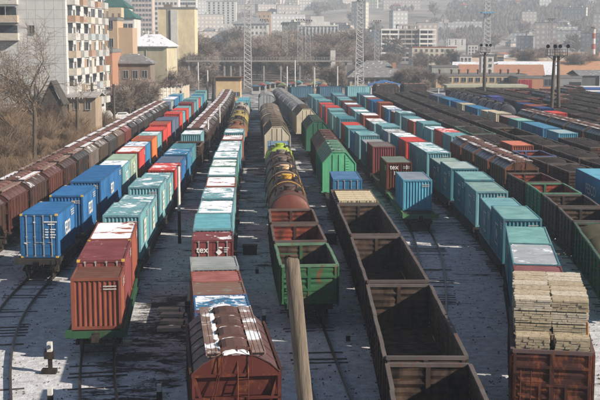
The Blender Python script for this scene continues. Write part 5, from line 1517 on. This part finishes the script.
# white control tower + small gabled block
c, W, H, g_ = frompx(481.5, 494, 53.5, 430); o = empty('control_tower', (c, 430, g_)); tag(o, 'white three-storey control tower beside the lamp pole', 'tower')
walls(o, W, 5, H - 1, WHITEW); flat_roof(o, W, 5, H - 1, GREYROOF, .4); windows(o, 'f', -W/2 + .3, W/2 - .3, 3.2, H - 1.2, 2, 3, 1.0, 1.0, 0); m = MB(); m.box(-W/2 - .35, W/2 + .35, -.4, 5.3, H - .22, H - .05); m.build('cornice', WHITEW, o)
block('apartment_block', 'cream gabled block standing alone in the haze right of centre', 'apartment block', 483.5, 498, 31, 1300, 18, wallm('cream_block', (.66,.58,.44)), 'gy', 2.5, WHITEW, (5, 5, 1.2, 1.4, .45, .98))
for (x0, x1, yt, Y, lab) in ((468, 478, 44, 800, 'orange-white small building left of control tower'), (446, 466, 38, 1100, 'white block behind the pale office'), (497, 504, 54, 560, 'tiny orange building right of control tower'), (460, 472, 55, 520, 'low white hut near port cranes')):
    block('port_building', lab, 'building', x0, x1, yt, Y, 10, WHITEW if 'white' in lab else wallm('port_orange', (.6,.4,.25)), win=(3, 3, 1.0, 1.2, .45, .95))
for (x0, x1, yt, Y, bc) in ((366, 376, 57, 450, 1),): pass
# colourful stall area under the overpass
SC_ = [(.07,.2,.36), (.34,.08,.07), (.12,.28,.3), (.4,.4,.4), (.4,.2,.13), (.24,.28,.15)]
for i in range(14):
    px = 256 + i * 5.2; Y = 340 + (i * 37) % 30; X, _ = at(px, 75, Y); o = empty('market_stall', (X, Y, -.2), R(rb.uniform(-10, 10)))
    cn = ('blue', 'red', 'teal', 'grey', 'orange', 'olive')[i % 6]
    tag(o, '%s-roofed stall under the footbridge, %s from left' % (cn, ordn(i + 1)), 'stall', 'coloured stalls under the footbridge')
    m = MB(); m.box(-1.3, 1.3, 0, 2.4, 0, 2.3); m.build('cabin', wallm('stall_wall%d' % (i % 3), ((.4,.4,.38), (.3,.32,.35), (.45,.35,.28))[i % 3]), o)
    m = MB(); hh = 2.3 + .0; m.prism_y([(-1.5, hh), (0, hh + .35 + .25 * (i % 3)), (1.5, hh)], -.5, 2.7); m.build('roof', flat_mat('stall_roof%d' % (i % 6), SC_[i % 6]), o)
    m = MB(); m.box(-.9, .9, -.05, -.005, .9, 1.9); m.build('counter_opening', DARKHOLE, o)

# hillside woods
m = MB(); rw = random.Random(31)
for i in range(48000):
    Y = 860 + 1900 * rw.random() ** 1.1; px = rw.uniform(-10, 610)
    ridge = px > 452 and 1050 < Y < 1900; Y0 = Y; Y = 760 + (Y - 760) * 1.9
    if not ridge and noise.noise(Vector((px * .018, Y0 * .004, 2))) < .02: continue
    X = (px - 300) / FPX * Y * 1.0; z = hgt(X, Y); h = rw.uniform(4, 9) * (1.2 if ridge else 1); q = rw.uniform(1.5, 4.5)
    n0 = len(m.v); m.v += [(X, Y - q*.5, z - 1), (X + q, Y, z + h*.45), (X, Y + q*.5, z + h * .5), (X - q, Y, z + h*.45), (X + rw.uniform(-1, 1), Y, z + h)]
    for a, b_ in ((0, 1), (1, 2), (2, 3), (3, 0)): m.f.append((n0+a, n0+b_, n0+4)); m.m.append(0)
tag(m.build('hillside_wood', rough_mat('bare_wood', (.17,.14,.12), (.07,.065,.06), .02, .95, bump=0)), 'bare brown woods covering the hazy hillside', 'woods', kind='stuff')
# hillside city
HM_ = [wallm('hill_%d' % i, c, tuple(x*.85 for x in c), .9, (4.5, 4.5, (.30,.30,.30), 1.3)) for i, c in enumerate(((.72,.69,.64), (.62,.53,.44), (.66,.55,.48), (.58,.59,.60), (.70,.63,.48)))]
HN = ['white', 'tan', 'pinkish', 'grey', 'cream']
rh = random.Random(77); made = []
def hill_block(px, Y, W, H, Dp2, ci, lab=None, roof='flat'):
    q_ = 760 + (Y - 760) * 1.9; k_ = q_ / Y; Y = q_; W *= k_ ; H *= k_; W = round(W / 6) * 6; H = round(H / 4) * 4
    X, _ = at(px, 40, Y); g_ = hgt(X, Y); key = ('hb', W, H, Dp2, ci, roof)
    def mk():
        o = empty('apartment_block'); walls(o, W, Dp2, H, HM_[ci], -8)
        if roof == 'flat': flat_roof(o, W, Dp2, H, flat_mat('roof_felt', (.2, .2, .2)))
        else: hip_roof(o, W, Dp2, H, 3, REDR if ci % 2 else GREYROOF)
        for i in range(max(1, int(W / 14))): m = MB(); x = -W/2 + (i + .5) * W / max(1, int(W / 14)); m.box(x - 1.5, x + 1.5, Dp2*.3, Dp2*.7, H + .16, H + 2.6) if roof == 'flat' else m.box(x - .5, x + .5, Dp2*.3, Dp2*.4, H + .5, H + 4); m.build('stair_head', HM_[ci], o)
        return o
    o = spawn(key, mk); o.location = (X, Y, g_); o.rotation_euler = (0, 0, R(rh.choice([-25, -12, 0, 8, 20])))
    tag(o, lab or ('%s apartment block on the hazy hillside above the yard' % HN[ci]), 'apartment block', 'apartment blocks on the hazy hillside'); return o
for (px, Y, W, H, ci) in ((352, 1500, 42, 18, 0), (332, 1560, 42, 18, 1), (318, 1480, 30, 15, 4), (371, 1300, 14, 22, 4), (400, 1650, 14, 30, 4), (411, 1650, 14, 24, 0), (376, 1900, 14, 34, 1), (366, 2000, 14, 40, 0), (303, 1900, 14, 34, 4), (278, 1150, 42, 15, 2), (262, 1250, 42, 15, 2),
                          (228, 1250, 42, 15, 2), (208, 1200, 30, 15, 3), (288, 1500, 30, 15, 1), (246, 1600, 30, 15, 0), (540, 1800, 14, 34, 0), (475, 1750, 42, 15, 1), (534, 1600, 14, 22, 4), (546, 1600, 14, 22, 1), (425, 1900, 30, 18, 4), (392, 1400, 14, 12, 0), (580, 2100, 30, 15, 0)):
    hill_block(px, Y, W, H, 12, ci)
for i in range(265):
    Y = 880 + 1750 * rh.random() ** 1.1; px = rh.uniform(-5, 605)
    if px > 455 and 1000 < Y < 1750 and rh.random() < .45: continue
    W = rh.choice([8, 10, 14, 14, 24, 36, 42]); H = rh.choice([8, 11, 14, 18]) if W != 14 else rh.choice([14, 24])
    if W < 12: H = 5
    hill_block(px, Y, W, H, 10, rh.randint(0, 4), roof='hip' if W < 12 else 'flat')

# ------------------------------------------------------------------ masts, lamps, poles
def lattice(x, y, H, wb, wt, mat, label, nb=12, top=None, r=.07, band=None):
    o = empty('lattice_mast', (x, y, hgt(x, y))); tag(o, label, 'mast'); L = [(-1,-1),(1,-1),(1,1),(-1,1)]
    wz = lambda z: (wb + (wt - wb) * z / H) / 2
    for sx, sy in L: m = MB(); m.tube((sx*wz(0), sy*wz(0), 0), (sx*wz(H), sy*wz(H), H), r*1.4, r*1.1, k=4); m.build('leg', mat, o)
    m = MB()
    for i in range(nb):
        z0, z1 = H*i/nb, H*(i+1)/nb; a, b_ = wz(z0), wz(z1)
        for k in range(4):
            (p, q), (s, t) = L[k], L[(k+1) % 4]
            m.tube((p*a, q*a, z0), (s*b_, t*b_, z1), r*.7, k=3); m.tube((s*a, t*a, z0), (p*b_, q*b_, z1), r*.7, k=3); m.tube((p*b_, q*b_, z1), (s*b_, t*b_, z1), r*.7, k=3)
    m.build('bracing', mat, o)
    if top:
        m = MB(); w2 = top; m.box(-w2, w2, -w2*.6, w2*.6, H, H + .12)
        for sx in (-1, 1): m.tube((sx*w2, -w2*.6, H), (sx*w2, -w2*.6, H + 1), .04, k=4)
        m.tube((-w2, -w2*.6, H + 1), (w2, -w2*.6, H + 1), .04, k=4); m.build('platform', mat, o)
        for i in range(4): m = MB(); xx = -w2 + (i + .5)*w2/2; m.box(xx - .25, xx + .25, -w2*.6 - .3, -w2*.6, H + .3, H + .8); m.build('floodlight', UNDER, o)
    if band: m = MB(); z = H * band; a = wz(z) + 1.8; m.box(-a, a, -a, a, z, z + .7); m.build('platform', paint((.12,.32,.48), .05), o)
    return o
GALV = flat_mat('galvanised_mast', (.42,.43,.44), .6, 0); GALV2 = flat_mat('mast_pale', (.50,.50,.50), .7)
lattice(-17.0, 377, 32.5, 2.4, 1.7, GALV2, 'tall pale lattice mast left of centre behind the yard office', 22, 1.8, .11)
lattice(at(359.5, 60, 329)[0], 329, 27, 2.5, 1.4, GALV2, 'tall white lattice mast with floodlight platform by blue canopy', 20, 1.9, .11)
for px, Y, yt, lab in ((300, 450, 21, 'grey lattice mast left of the ribbed slab, left of pair'), (308, 455, 22, 'grey lattice mast against ribbed slab, right of pair'), (285, 470, 25, 'faint lattice mast beyond the footbridge'), (264, 480, 21, 'faint lattice mast before the white mansard building'), (377, 500, 22, 'grey lattice floodlight mast left of concrete frame'),
                     (551, 560, 20, 'hazy lattice mast behind right twin-pole lamp')):
    x, z = at(px, yt, Y); lattice(x, Y, z - hgt(x, Y), 2.2, 1.6, GALV, lab, 14, 1.8, .08)
x, z = at(488, -14, 600); lattice(x, 600, z + .2, 4.2, 2.0, GALV2, 'very tall hazy lattice mast with pale blue platform', 20, None, .16, band=.68)
# striped chimneys
for px, yt, Y, lab in ((594, 28, 620, 'red and white striped chimney at right edge'), (303, 60, 2400, None)):
    if not lab: continue
    x, z = at(px, yt, Y); o = empty('chimney_stack', (x, Y, hgt(x, Y))); tag(o, lab, 'chimney'); H = z - hgt(x, Y)
    for i in range(8): m = MB(); m.lathe_z([(H*i/8, 1.3 - .05*i), (H*(i+1)/8 - .01, 1.3 - .05*(i+1))], 12); m.build('band', WHITEW if i % 2 else wallm('stack_red', (.4,.12,.09)), o)
    m = MB(); m.lathe_z([(H, 1.7), (H + .6, 1.7), (H + .61, .01)], 12); m.build('cap', GREYROOF, o)
# slewing cranes far off
for px, yt, Y, lab in ((446, 9, 760, 'hazy luffing tower crane right of concrete frame'), (570, 44, 620, 'hazy crane with white jib behind the warehouses')):
    x, z = at(px, yt + 14, Y); g_ = hgt(x, Y); H = z - g_; o = lattice(x, Y, H, 2.6, 2.0, GALV, lab, 10, None, .12); o['category'] = 'crane'; o.name = 'crane'
    m = MB(); m.box(-1.6, 1.6, -1.6, 1.6, H, H + 2.2); m.build('cab', GALV2, o)
    m = MB(); sg_ = -1 if px > 500 else 1
    for s in (-.5, .5): m.tube((0, s, H + 2), (-3.5*sg_ if px < 500 else -9, s, H + 11), .16, k=4)
    m.build('jib', GALV2, o); m = MB(); m.box(1.6*sg_, 4.6*sg_, -1, 1, H + .3, H + 1.6) if sg_ > 0 else m.box(-4.6, -1.6, -1, 1, H + .3, H + 1.6); m.build('counterweight', GREYROOF, o)

POLEW = rough_mat('pole_wood', (.13,.105,.08), (.055,.045,.036), 3, .9, (1, 1, .25)); CONCP = rough_mat('pole_concrete', (.36,.34,.31), (.24,.22,.2), 3, .9, (1, 1, .3))
def line_pole(px, yb, yt, Y, lean, label, arms=1, strut=False):
    x, z = at(px, yt, Y); g_ = hgt(x, Y); H = z - g_; o = empty('utility_pole', (x - lean * H, Y, g_)); tag(o, label, 'utility pole')
    M = Matrix.Shear('XY', 4, (lean, 0)) if False else None
    m = MB(); m.tube((0, 0, -.3), (lean * H, 0, H), .25, .20, k=10); m.build('pole', POLEW, o)
    for a in range(arms):
        z2 = H - .35 - a * .8; c = lean * z2; m = MB(); m.bar((c - .9, -.14, z2), (c + .9, -.14, z2 + .03), .1, .1); m.build('crossarm', POLEW, o)
        for xx in (-.8, -.4, .4, .8): m = MB(); m.lathe_z([(z2 + .05, .03), (z2 + .15, .06), (z2 + .22, .06), (z2 + .27, .02)], 6, c + xx, -.14); m.build('insulator', WHITE, o)
    if strut: m = MB(); m.tube((2.2, .4, -.2), (lean * H * .8, 0, H * .78), .12, .1, k=8); m.build('strut', POLEW, o)
    return o
line_pole(34.5, 169, 110, 138, .03, 'leaning wooden pole on the dry bank, leftmost of the row', 0)
line_pole(77, 145, 97, 168, .01, 'wooden pole on the bank second from left', 1)
line_pole(92, 132, 83, 192, .03, 'wooden pole with crossarm before the balcony block corner', 2)
line_pole(113.5, 118, 84, 222, .0, 'thin wooden pole beside the old dark house', 1)
line_pole(134.5, 113, 78.5, 246, .0, 'wooden pole with crossarm before the yellow building', 1)
line_pole(151, 104, 75.5, 280, .0, 'wooden pole behind the small trackside shed', 1)
line_pole(161.5, 102, 71.5, 300, .0, 'dark pole before the grid-panelled wall', 1)
line_pole(173.5, 100, 71, 310, .0, 'pole right of the grid-panelled wall', 1)
line_pole(35, 60, 84, 178, .0, 'short pole beside the pointed dark shed', 0)

def yard_pole(px, yt, Y, label, lamp=False, H0=None, white=1.0, r=.11, x=None):
    xx, z = at(px, yt, Y); o = empty('yard_pole', (xx if x is None else x, Y, -.2)); tag(o, label, 'pole'); H = z + .2
    m = MB(); m.tube((0, 0, -.1), (0, 0, H*.42), r*1.15, r*1.1, k=10); m.build('lower_section', CONCP if white > 1 else UNDER, o)
    m = MB(); m.tube((0, 0, H*.42), (0, 0, H), r*1.1, r, k=10); m.build('upper_section', WHITEP, o)
    m = MB(); m.tube((0, 0, H), (0, 0, H + .06), r*1.3, r*1.3, k=8); m.build('cap', UNDER, o)
    if lamp:
        m = MB(); m.tube((0, 0, H - .2), (.5, -.3, H + .2), .04, k=5); m.box(.35, .8, -.45, -.2, H + .12, H + .26); m.build('lamp_head', UNDER, o)
    return o
WHITEP = flat_mat('pole_whitewash', (.66,.64,.60), .8)
for px, yt, Y, lab in ((180.5, 166, 88, 'white-topped pole between the third and fourth trains, nearest'), (208, 119, 152, 'white-topped pole beside snowy teal container in third train'), (219.5, 104, 178, 'short grey pole beside the dark hopper train'),
                       (490.5, 126, 171, 'short white pole among coal wagons'), (423, 103.5, 228, 'white pole rising between container train and coal wagons'), (395, 94, 272, 'white pole behind the far teal containers'),
                       (477, 94.5, 268, 'white pole in front of the black tank wagons'), (438.5, 88, 300, 'white pole beside distant blue-purple container'), (535, 107, 205, 'grey pole beside the navy and rust containers'), (588, 140, 160, 'short reddish-grey pole among right coal wagons')):
    yard_pole(px, yt, Y, lab, r=.11 if Y < 200 else .15, x={180.5: -9.35}.get(px))
for px, yt, Y in ((287, 66, 300), (295, 60, 325), (314.5, 67, 300), (337.5, 66, 305), (357.5, 75, 300), (207.5, 70, 305), (198, 62, 340)):
    yard_pole(px, yt, Y, 'tall slender white pole at yard\'s far end near %s' % {287: 'the coloured stalls', 295: 'the ribbed slab left edge', 314.5: 'the red container', 337.5: 'the light blue container', 357.5: 'the white lattice mast', 207.5: 'the black signal post', 198: 'the footbridge left end'}[px], r=.16, white=2)
DARKP = rough_mat('tarred_pole', (.13,.105,.085), (.06,.05,.04), 3, .9, (1, 1, .3))
# floodlight poles on the right
def flood(px, yt, Y, twin, label):
    x, z = at(px, yt, Y); o = empty('floodlight_pole', (x, Y, -.2)); tag(o, label, 'floodlight pole'); H = z + .2
    if twin:
        for s in (-1, 1): m = MB(); m.tube((s*.72, 0, -.2), (s*.36, 0, H), .40, .27, k=10); m.build('pole', DARKP, o)
        for i in range(6): m = MB(); zz = H*(i + .6)/6.5; m.box(-.7, .7, -.06, .06, zz, zz + .12); m.build('tie', CONCP, o)
    else: m = MB(); m.tube((0, 0, -.2), (0, 0, H), .46, .32, k=12); m.build('pole', DARKP, o)
    w2 = 1.8 if twin else 1.1; DK = flat_mat('dark_steel', (.04,.035,.03), .6)
    m = MB(); m.box(-w2, w2, -.8, .8, H, H + .12)
    m.bar((-w2*.8, 0, H), (0, 0, H - 1.1), .1, .1); m.bar((w2*.8, 0, H), (0, 0, H - 1.1), .1, .1); m.build('platform', DK, o)
    m = MB()
    for y in (-.8, .8):
        for i in range(5): xx = -w2 + 2*w2*i/4; m.tube((xx, y, H + .1), (xx, y, H + 1.15), .035, k=4)
        m.tube((-w2, y, H + 1.15), (w2, y, H + 1.15), .035, k=4); m.tube((-w2, y, H + .65), (w2, y, H + .65), .03, k=4)
    m.build('railing', DK, o)
    for xx in ((-w2, -.5, .4, w2) if twin else (-w2, w2, .2)):
        m = MB(); m.tube((xx, -.6, H + .1), (xx, -.6, H + 1.7), .05, k=5); m.build('lamp_bracket', DK, o)
        m = MB(); m.lathe_y([(-1.05, .36), (-1.03, .36), (-.7, .28), (-.5, .12), (-.5, .01)], 10, H + 1.75, cx=xx); m.build('floodlight', DK, o)
flood(556.5, 56, 209, True, 'twin-column floodlight pole with railed platform, right')
flood(485, 52.5, 277, False, 'single-column floodlight pole beside the white control tower')
# foreground pole
o = empty('wooden_pole', (1.055, 16.0, -.2)); tag(o, 'weathered wooden pole in the foreground with rough sawn top', 'pole')
m = MB(); K = 20; rings = []; H = at(291.5, 258.5, 16)[1] + .2; rf = random.Random(4)
nz = 60
for j in range(nz + 1):
    t = j / nz; z = H * t; cx = -1.175 * t; rr_ = .150 - .042 * t
    for i in range(K):
        a = 2*PI*i/K; q = rr_ * (1 + .035 * noise.noise(Vector((math.cos(a)*2, math.sin(a)*2, z*.7))) + .02*math.sin(a*5 + z))
        m.v.append((cx + q*math.cos(a), q*math.sin(a), z + (rf.uniform(-.03, .03) if j == nz else 0)))
for j in range(nz):
    for i in range(K): k2 = (i+1) % K; m.f.append((j*K+i, j*K+k2, (j+1)*K+k2, (j+1)*K+i)); m.m.append(0)
m.f.append(tuple(nz*K + i for i in range(K))); m.m.append(0)
m.build('pole', rough_mat('weathered_pole', (.18,.15,.12), (.09,.075,.06), 9, .9, (2.0, 2.0, .22), 1.0, .35, .65, .03), o, sm=True)

# trackside bits
def dwarf(x, y, H, label, kind=0):
    o = empty('dwarf_signal' if kind == 0 else 'marker_post', (x, y, -.2)); tag(o, label, 'signal' if kind == 0 else 'marker post')
    if kind == 0:
        m = MB(); m.box(-.4, .3, -.2, .2, 0, .2); m.build('base', UNDER, o)
        m = MB(); m.box(-.09, .09, -.09, .09, .2, .7); m.build('stem', UNDER, o)
        m = MB(); m.box(-.26, .2, -.14, .14, .7, 1.05); m.build('lamp_box', UNDER, o)
        m = MB(); m.box(-.11, .11, -.13, .13, 1.055, H); m.build('lamp_head', WHITEP, o)
        m = MB(); m.lathe_y([(-.2, .08), (-.17, .1), (-.131, .1)], 10, 1.3); m.build('lens', flat_mat('lens', (.05,.1,.2), .2), o)
    else:
        m = MB(); m.box(-.11, .11, -.11, .11, 0, H * .6); m.build('stem', UNDER, o)
        m = MB(); m.box(-.1, .1, -.1, .1, H * .6, H); m.build('painted_top', WHITEP, o)
import itertools
def gp(px, py, z=-.2):
    p = R(PITCH); u = (px - 300) / FPX; v = (py - 200) / FPX; dy = math.cos(p) - v * math.sin(p); dz = -(math.sin(p) + v * math.cos(p)); t = (z - CAM_H) / dz
    return u * t, dy * t
x, y = gp(50.5, 373); dwarf(x, y, 1.5, 'white-topped dwarf signal on the snow at lower left')
x, y = gp(50.5, 405); dwarf(x, y, .75, 'short white-topped post at bottom left below dwarf signal', 1)
x, y = gp(159.5, 402); dwarf(x, y, .8, 'small pale post left of the brown hopper', 1)
x, y = gp(264, 323); dwarf(x, y, .75, 'pale stub post right of the brown hopper roof', 1)
x, y = gp(348, 341); dwarf(x, y, .5, 'small dark marker post beside the middle gondola', 1)
x, y = gp(257, 273); dwarf(x, y, .45, 'dark stub post in the middle lane, nearer', 1)
x, y = gp(250, 254)
m = MB(); m.box(-.5, .5, -.35, .35, 0, .6); m.box(-.55, .55, -.4, .4, .6, .68); o = m.build('relay_box', UNDER); o.location = (x, y, -.2); tag(o, 'black trackside relay box in the middle lane', 'relay box')
m = MB(); m.box(-.45, .45, -.3, .3, 0, .7); m.box(-.5, .5, -.35, .35, .7, .77); o = m.build('relay_box', UNDER); x, y = gp(331, 244); o.location = (x, y, -.2); tag(o, 'black trackside relay box beside middle gondola train', 'relay box')
# loose sleepers on the left lane; their pale colour paints in patches of sun
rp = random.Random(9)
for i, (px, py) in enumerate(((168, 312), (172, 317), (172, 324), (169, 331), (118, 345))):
    x, y = gp(px, py); m = MB(); m.box(-.65, .65, -.14, .14, 0, .2); m.box(-.6, .65, .2, .46, 0, .19); o = m.build('sleeper_pair', rough_mat('sunlit_sleeper', (.62,.55,.42), (.45,.38,.28), 4)); o.location = (x, y, -.2); o.rotation_euler = (0, 0, rp.uniform(-.15, .15))
    tag(o, 'pair of loose sleepers coloured as sunlit on dark ground, %s from top' % ordn(i + 1), 'sleepers', 'loose sleepers left of the brown hopper')
# rubble
ST = rough_mat('ballast_stone', (.16,.15,.14), (.07,.065,.06), 4)
m = MB()
for i in range(6000):
    y = 44 + 90 * rp.random() ** 1.4; x = rp.uniform(-22, 22); s = rp.uniform(.02, .075); z = -.2
    a = rp.uniform(0, 3); c_, s_ = math.cos(a)*s, math.sin(a)*s
    n0 = len(m.v); m.v += [(x + c_, y + s_, z), (x - s_, y + c_, z), (x - c_, y - s_, z), (x + s_, y - c_, z), (x + .2*s_, y, z + s*.9)]
    for q in range(4): m.f.append((n0+q, n0+(q+1) % 4, n0+4)); m.m.append(0)
tag(m.build('ballast_rubble', ST), 'scattered dark ballast stones between the tracks', 'rubble', kind='stuff')

# wires along the left poles
m = MB(); WP = [(-33.0, 120, 10.6)]
def pole_top(px, yt, Y): X, Z = at(px, yt, Y); return Vector((X, Y, Z - .1))
pts = [pole_top(34.5, 110, 138), pole_top(77, 98.5, 168), pole_top(92, 84.5, 192), pole_top(113.5, 85.5, 222), pole_top(134.5, 80, 246), pole_top(151, 77, 280)]
for off_ in (-.6, .6):
    for a, b_ in zip(pts, pts[1:]):
        pr = None
        for i in range(9):
            t = i / 8; q = a.lerp(b_, t) + Vector((off_, 0, -1.0 * 4 * t * (1 - t) * .6))
            if pr is not None: m.tube(pr, q, .02, k=3, cap=False)
            pr = q
tag(m.build('overhead_wires', UNDER), 'thin sagging wires strung between the left bank poles', 'wires')

# ------------------------------------------------------------------ vehicles on the left road
def car(x, y, rz, col, label, van=False, name='parked_car'):
    o = empty(name, (x, y, hgt(x, y) + .0), rz); tag(o, label, 'van' if van else 'car'); P_ = paint(col, 0, 0, .3, grime=.1)
    Lc = 4.4; prof = [(-2.2,.35),(-2.2,.8),(-1.2,.95),(-.55,1.5),(1.2,1.55),(1.95,1.0),(2.2,.95),(2.2,.35)] if not van else [(-2.3,.35),(-2.3,.95),(-1.8,1.15),(-1.3,1.95),(2.2,2.0),(2.3,1.0),(2.3,.35)]
    m = MB(); n = len(prof)
    for xx, sc in ((-.86, .93), (-.84, 1), (.84, 1), (.86, .93)):
        m.v += [(xx * (.85 if z > 1.2 else 1), yy * sc if sc < 1 else yy, .35 + (z - .35) * (sc if sc < 1 else 1)) for yy, z in prof]
    for a in range(3):
        for i in range(n): j = (i+1) % n; m.f.append((a*n+i, a*n+j, (a+1)*n+j, (a+1)*n+i)); m.m.append(0)
    m.f.append(tuple(range(n-1, -1, -1))); m.m.append(0); m.f.append(tuple(3*n + i for i in range(n))); m.m.append(0)
    m.build('body', P_, o)
    zt = 1.9 if van else 1.46
    m = MB(); m.quad([(-.66, -1.22 if not van else -1.72, 1.0 if not van else 1.2), (.66, -1.22 if not van else -1.72, 1.0 if not van else 1.2), (.62, -.62 if not van else -1.36, zt - .04), (-.62, -.62 if not van else -1.36, zt - .04)]); m.build('windscreen', GLASS, o)
    for s in (-1, 1): m = MB(); m.box(min(s*.74, s*.80), max(s*.74, s*.80), -.6, 1.1, 1.02, zt - .08); m.build('side_window', GLASS, o)
    for s in (-1, 1):
        for yy in (-1.35, 1.35):
            m = MB(); m.tube((s*.7, yy, .33), (s*.9, yy, .33), .33, k=14); w_ = m.build('wheel', UNDER, o); m = MB(); m.tube((s*.9, yy, .33), (s*.915, yy, .33), .18, k=10); m.build('hub', RODM, w_)
        m = MB(); m.box(s*.62 - .15, s*.62 + .15, -2.24, -2.19, .62, .78); m.build('headlight', WHITE, o)
    return o
car(at(120.5, 117, 228)[0], 228, R(-75), (.62,.62,.62), 'white off-road car parked on the left road by the poles')
car(at(128, 108, 250)[0], 250, R(80), (.05,.07,.13), 'dark blue car parked beyond the white off-road car')
car(at(113, 110, 244)[0], 244, R(85), (.5,.5,.5), 'silver car parked beside the reddish brick shack')
car(at(105, 117, 228)[0], 226, R(95), (.65,.65,.65), 'white van parked near the foot of the balcony block', True, 'parked_van')
# box truck
X, _ = at(170.5, 88, 306); o = empty('box_truck', (X, 306, -.2 + 1.6), R(92)); tag(o, 'white-cabbed truck with blue body behind the cream wall', 'truck')
m = MB(); m.box(-1.15, 1.15, -1.2, 3.4, .9, 3.2); m.build('cargo_box', paint((.06,.12,.35), .05, 0, .5), o)
m = MB(); m.prism_y([(-1.1, .6), (1.1, .6), (1.1, 2.3), (.95, 2.75), (-.95, 2.75), (-1.1, 2.3)], -3.2, -1.35); m.build('cab', WHITEW, o); m = MB(); m.box(-.9, .9, -3.24, -3.2, 1.6, 2.4); m.build('windscreen', GLASS, o)
for s in (-1, 1):
    m = MB(); m.box(min(s*1.1, s*1.13), max(s*1.1, s*1.13), -2.9, -1.9, 1.6, 2.4); m.build('side_window', GLASS, o)
    for yy in (-2.4, 1.8): m = MB(); m.tube((s*.8, yy, .5), (s*1.1, yy, .5), .5, k=14); m.build('wheel', UNDER, o)

# ------------------------------------------------------------------ one label for one thing: number the look-alikes from left to right
bpy.context.view_layer.update()
same = {}
for o in COL.objects:
    if o.parent is None and 'label' in o and 'kind' not in o: same.setdefault(o['label'], []).append(o)
for lab, lst in same.items():
    if len(lst) > 1 and len(lab.split()) <= 12 and 'from' not in lab:
        lst.sort(key=lambda o: o.location.x / max(1.0, o.location.y))
        for i, o in enumerate(lst): o['label'] = '%s, %s from left' % (lab, ordn(i + 1))

# ------------------------------------------------------------------ haze
m = MB(); m.box(-3600, 3600, -80, 5900, -25, 420); hz = m.build('haze', None or flat_mat('tmp', (1, 1, 1))); tag(hz, kind='stuff'); hz['label'] = 'pale winter haze over the yard and hillside'
hm = bpy.data.materials.new('haze_air'); hm.use_nodes = True; nt = hm.node_tree
for n_ in list(nt.nodes):
    if n_.type != 'OUTPUT_MATERIAL': nt.nodes.remove(n_)
pv = nt.nodes.new('ShaderNodeVolumePrincipled'); pv.inputs['Density'].default_value = .00031; pv.inputs['Color'].default_value = (.76, .88, 1.0, 1); pv.inputs['Anisotropy'].default_value = -0.2
nt.links.new(pv.outputs[0], [n_ for n_ in nt.nodes if n_.type == 'OUTPUT_MATERIAL'][0].inputs['Volume'])
hz.data.materials.clear(); hz.data.materials.append(hm)
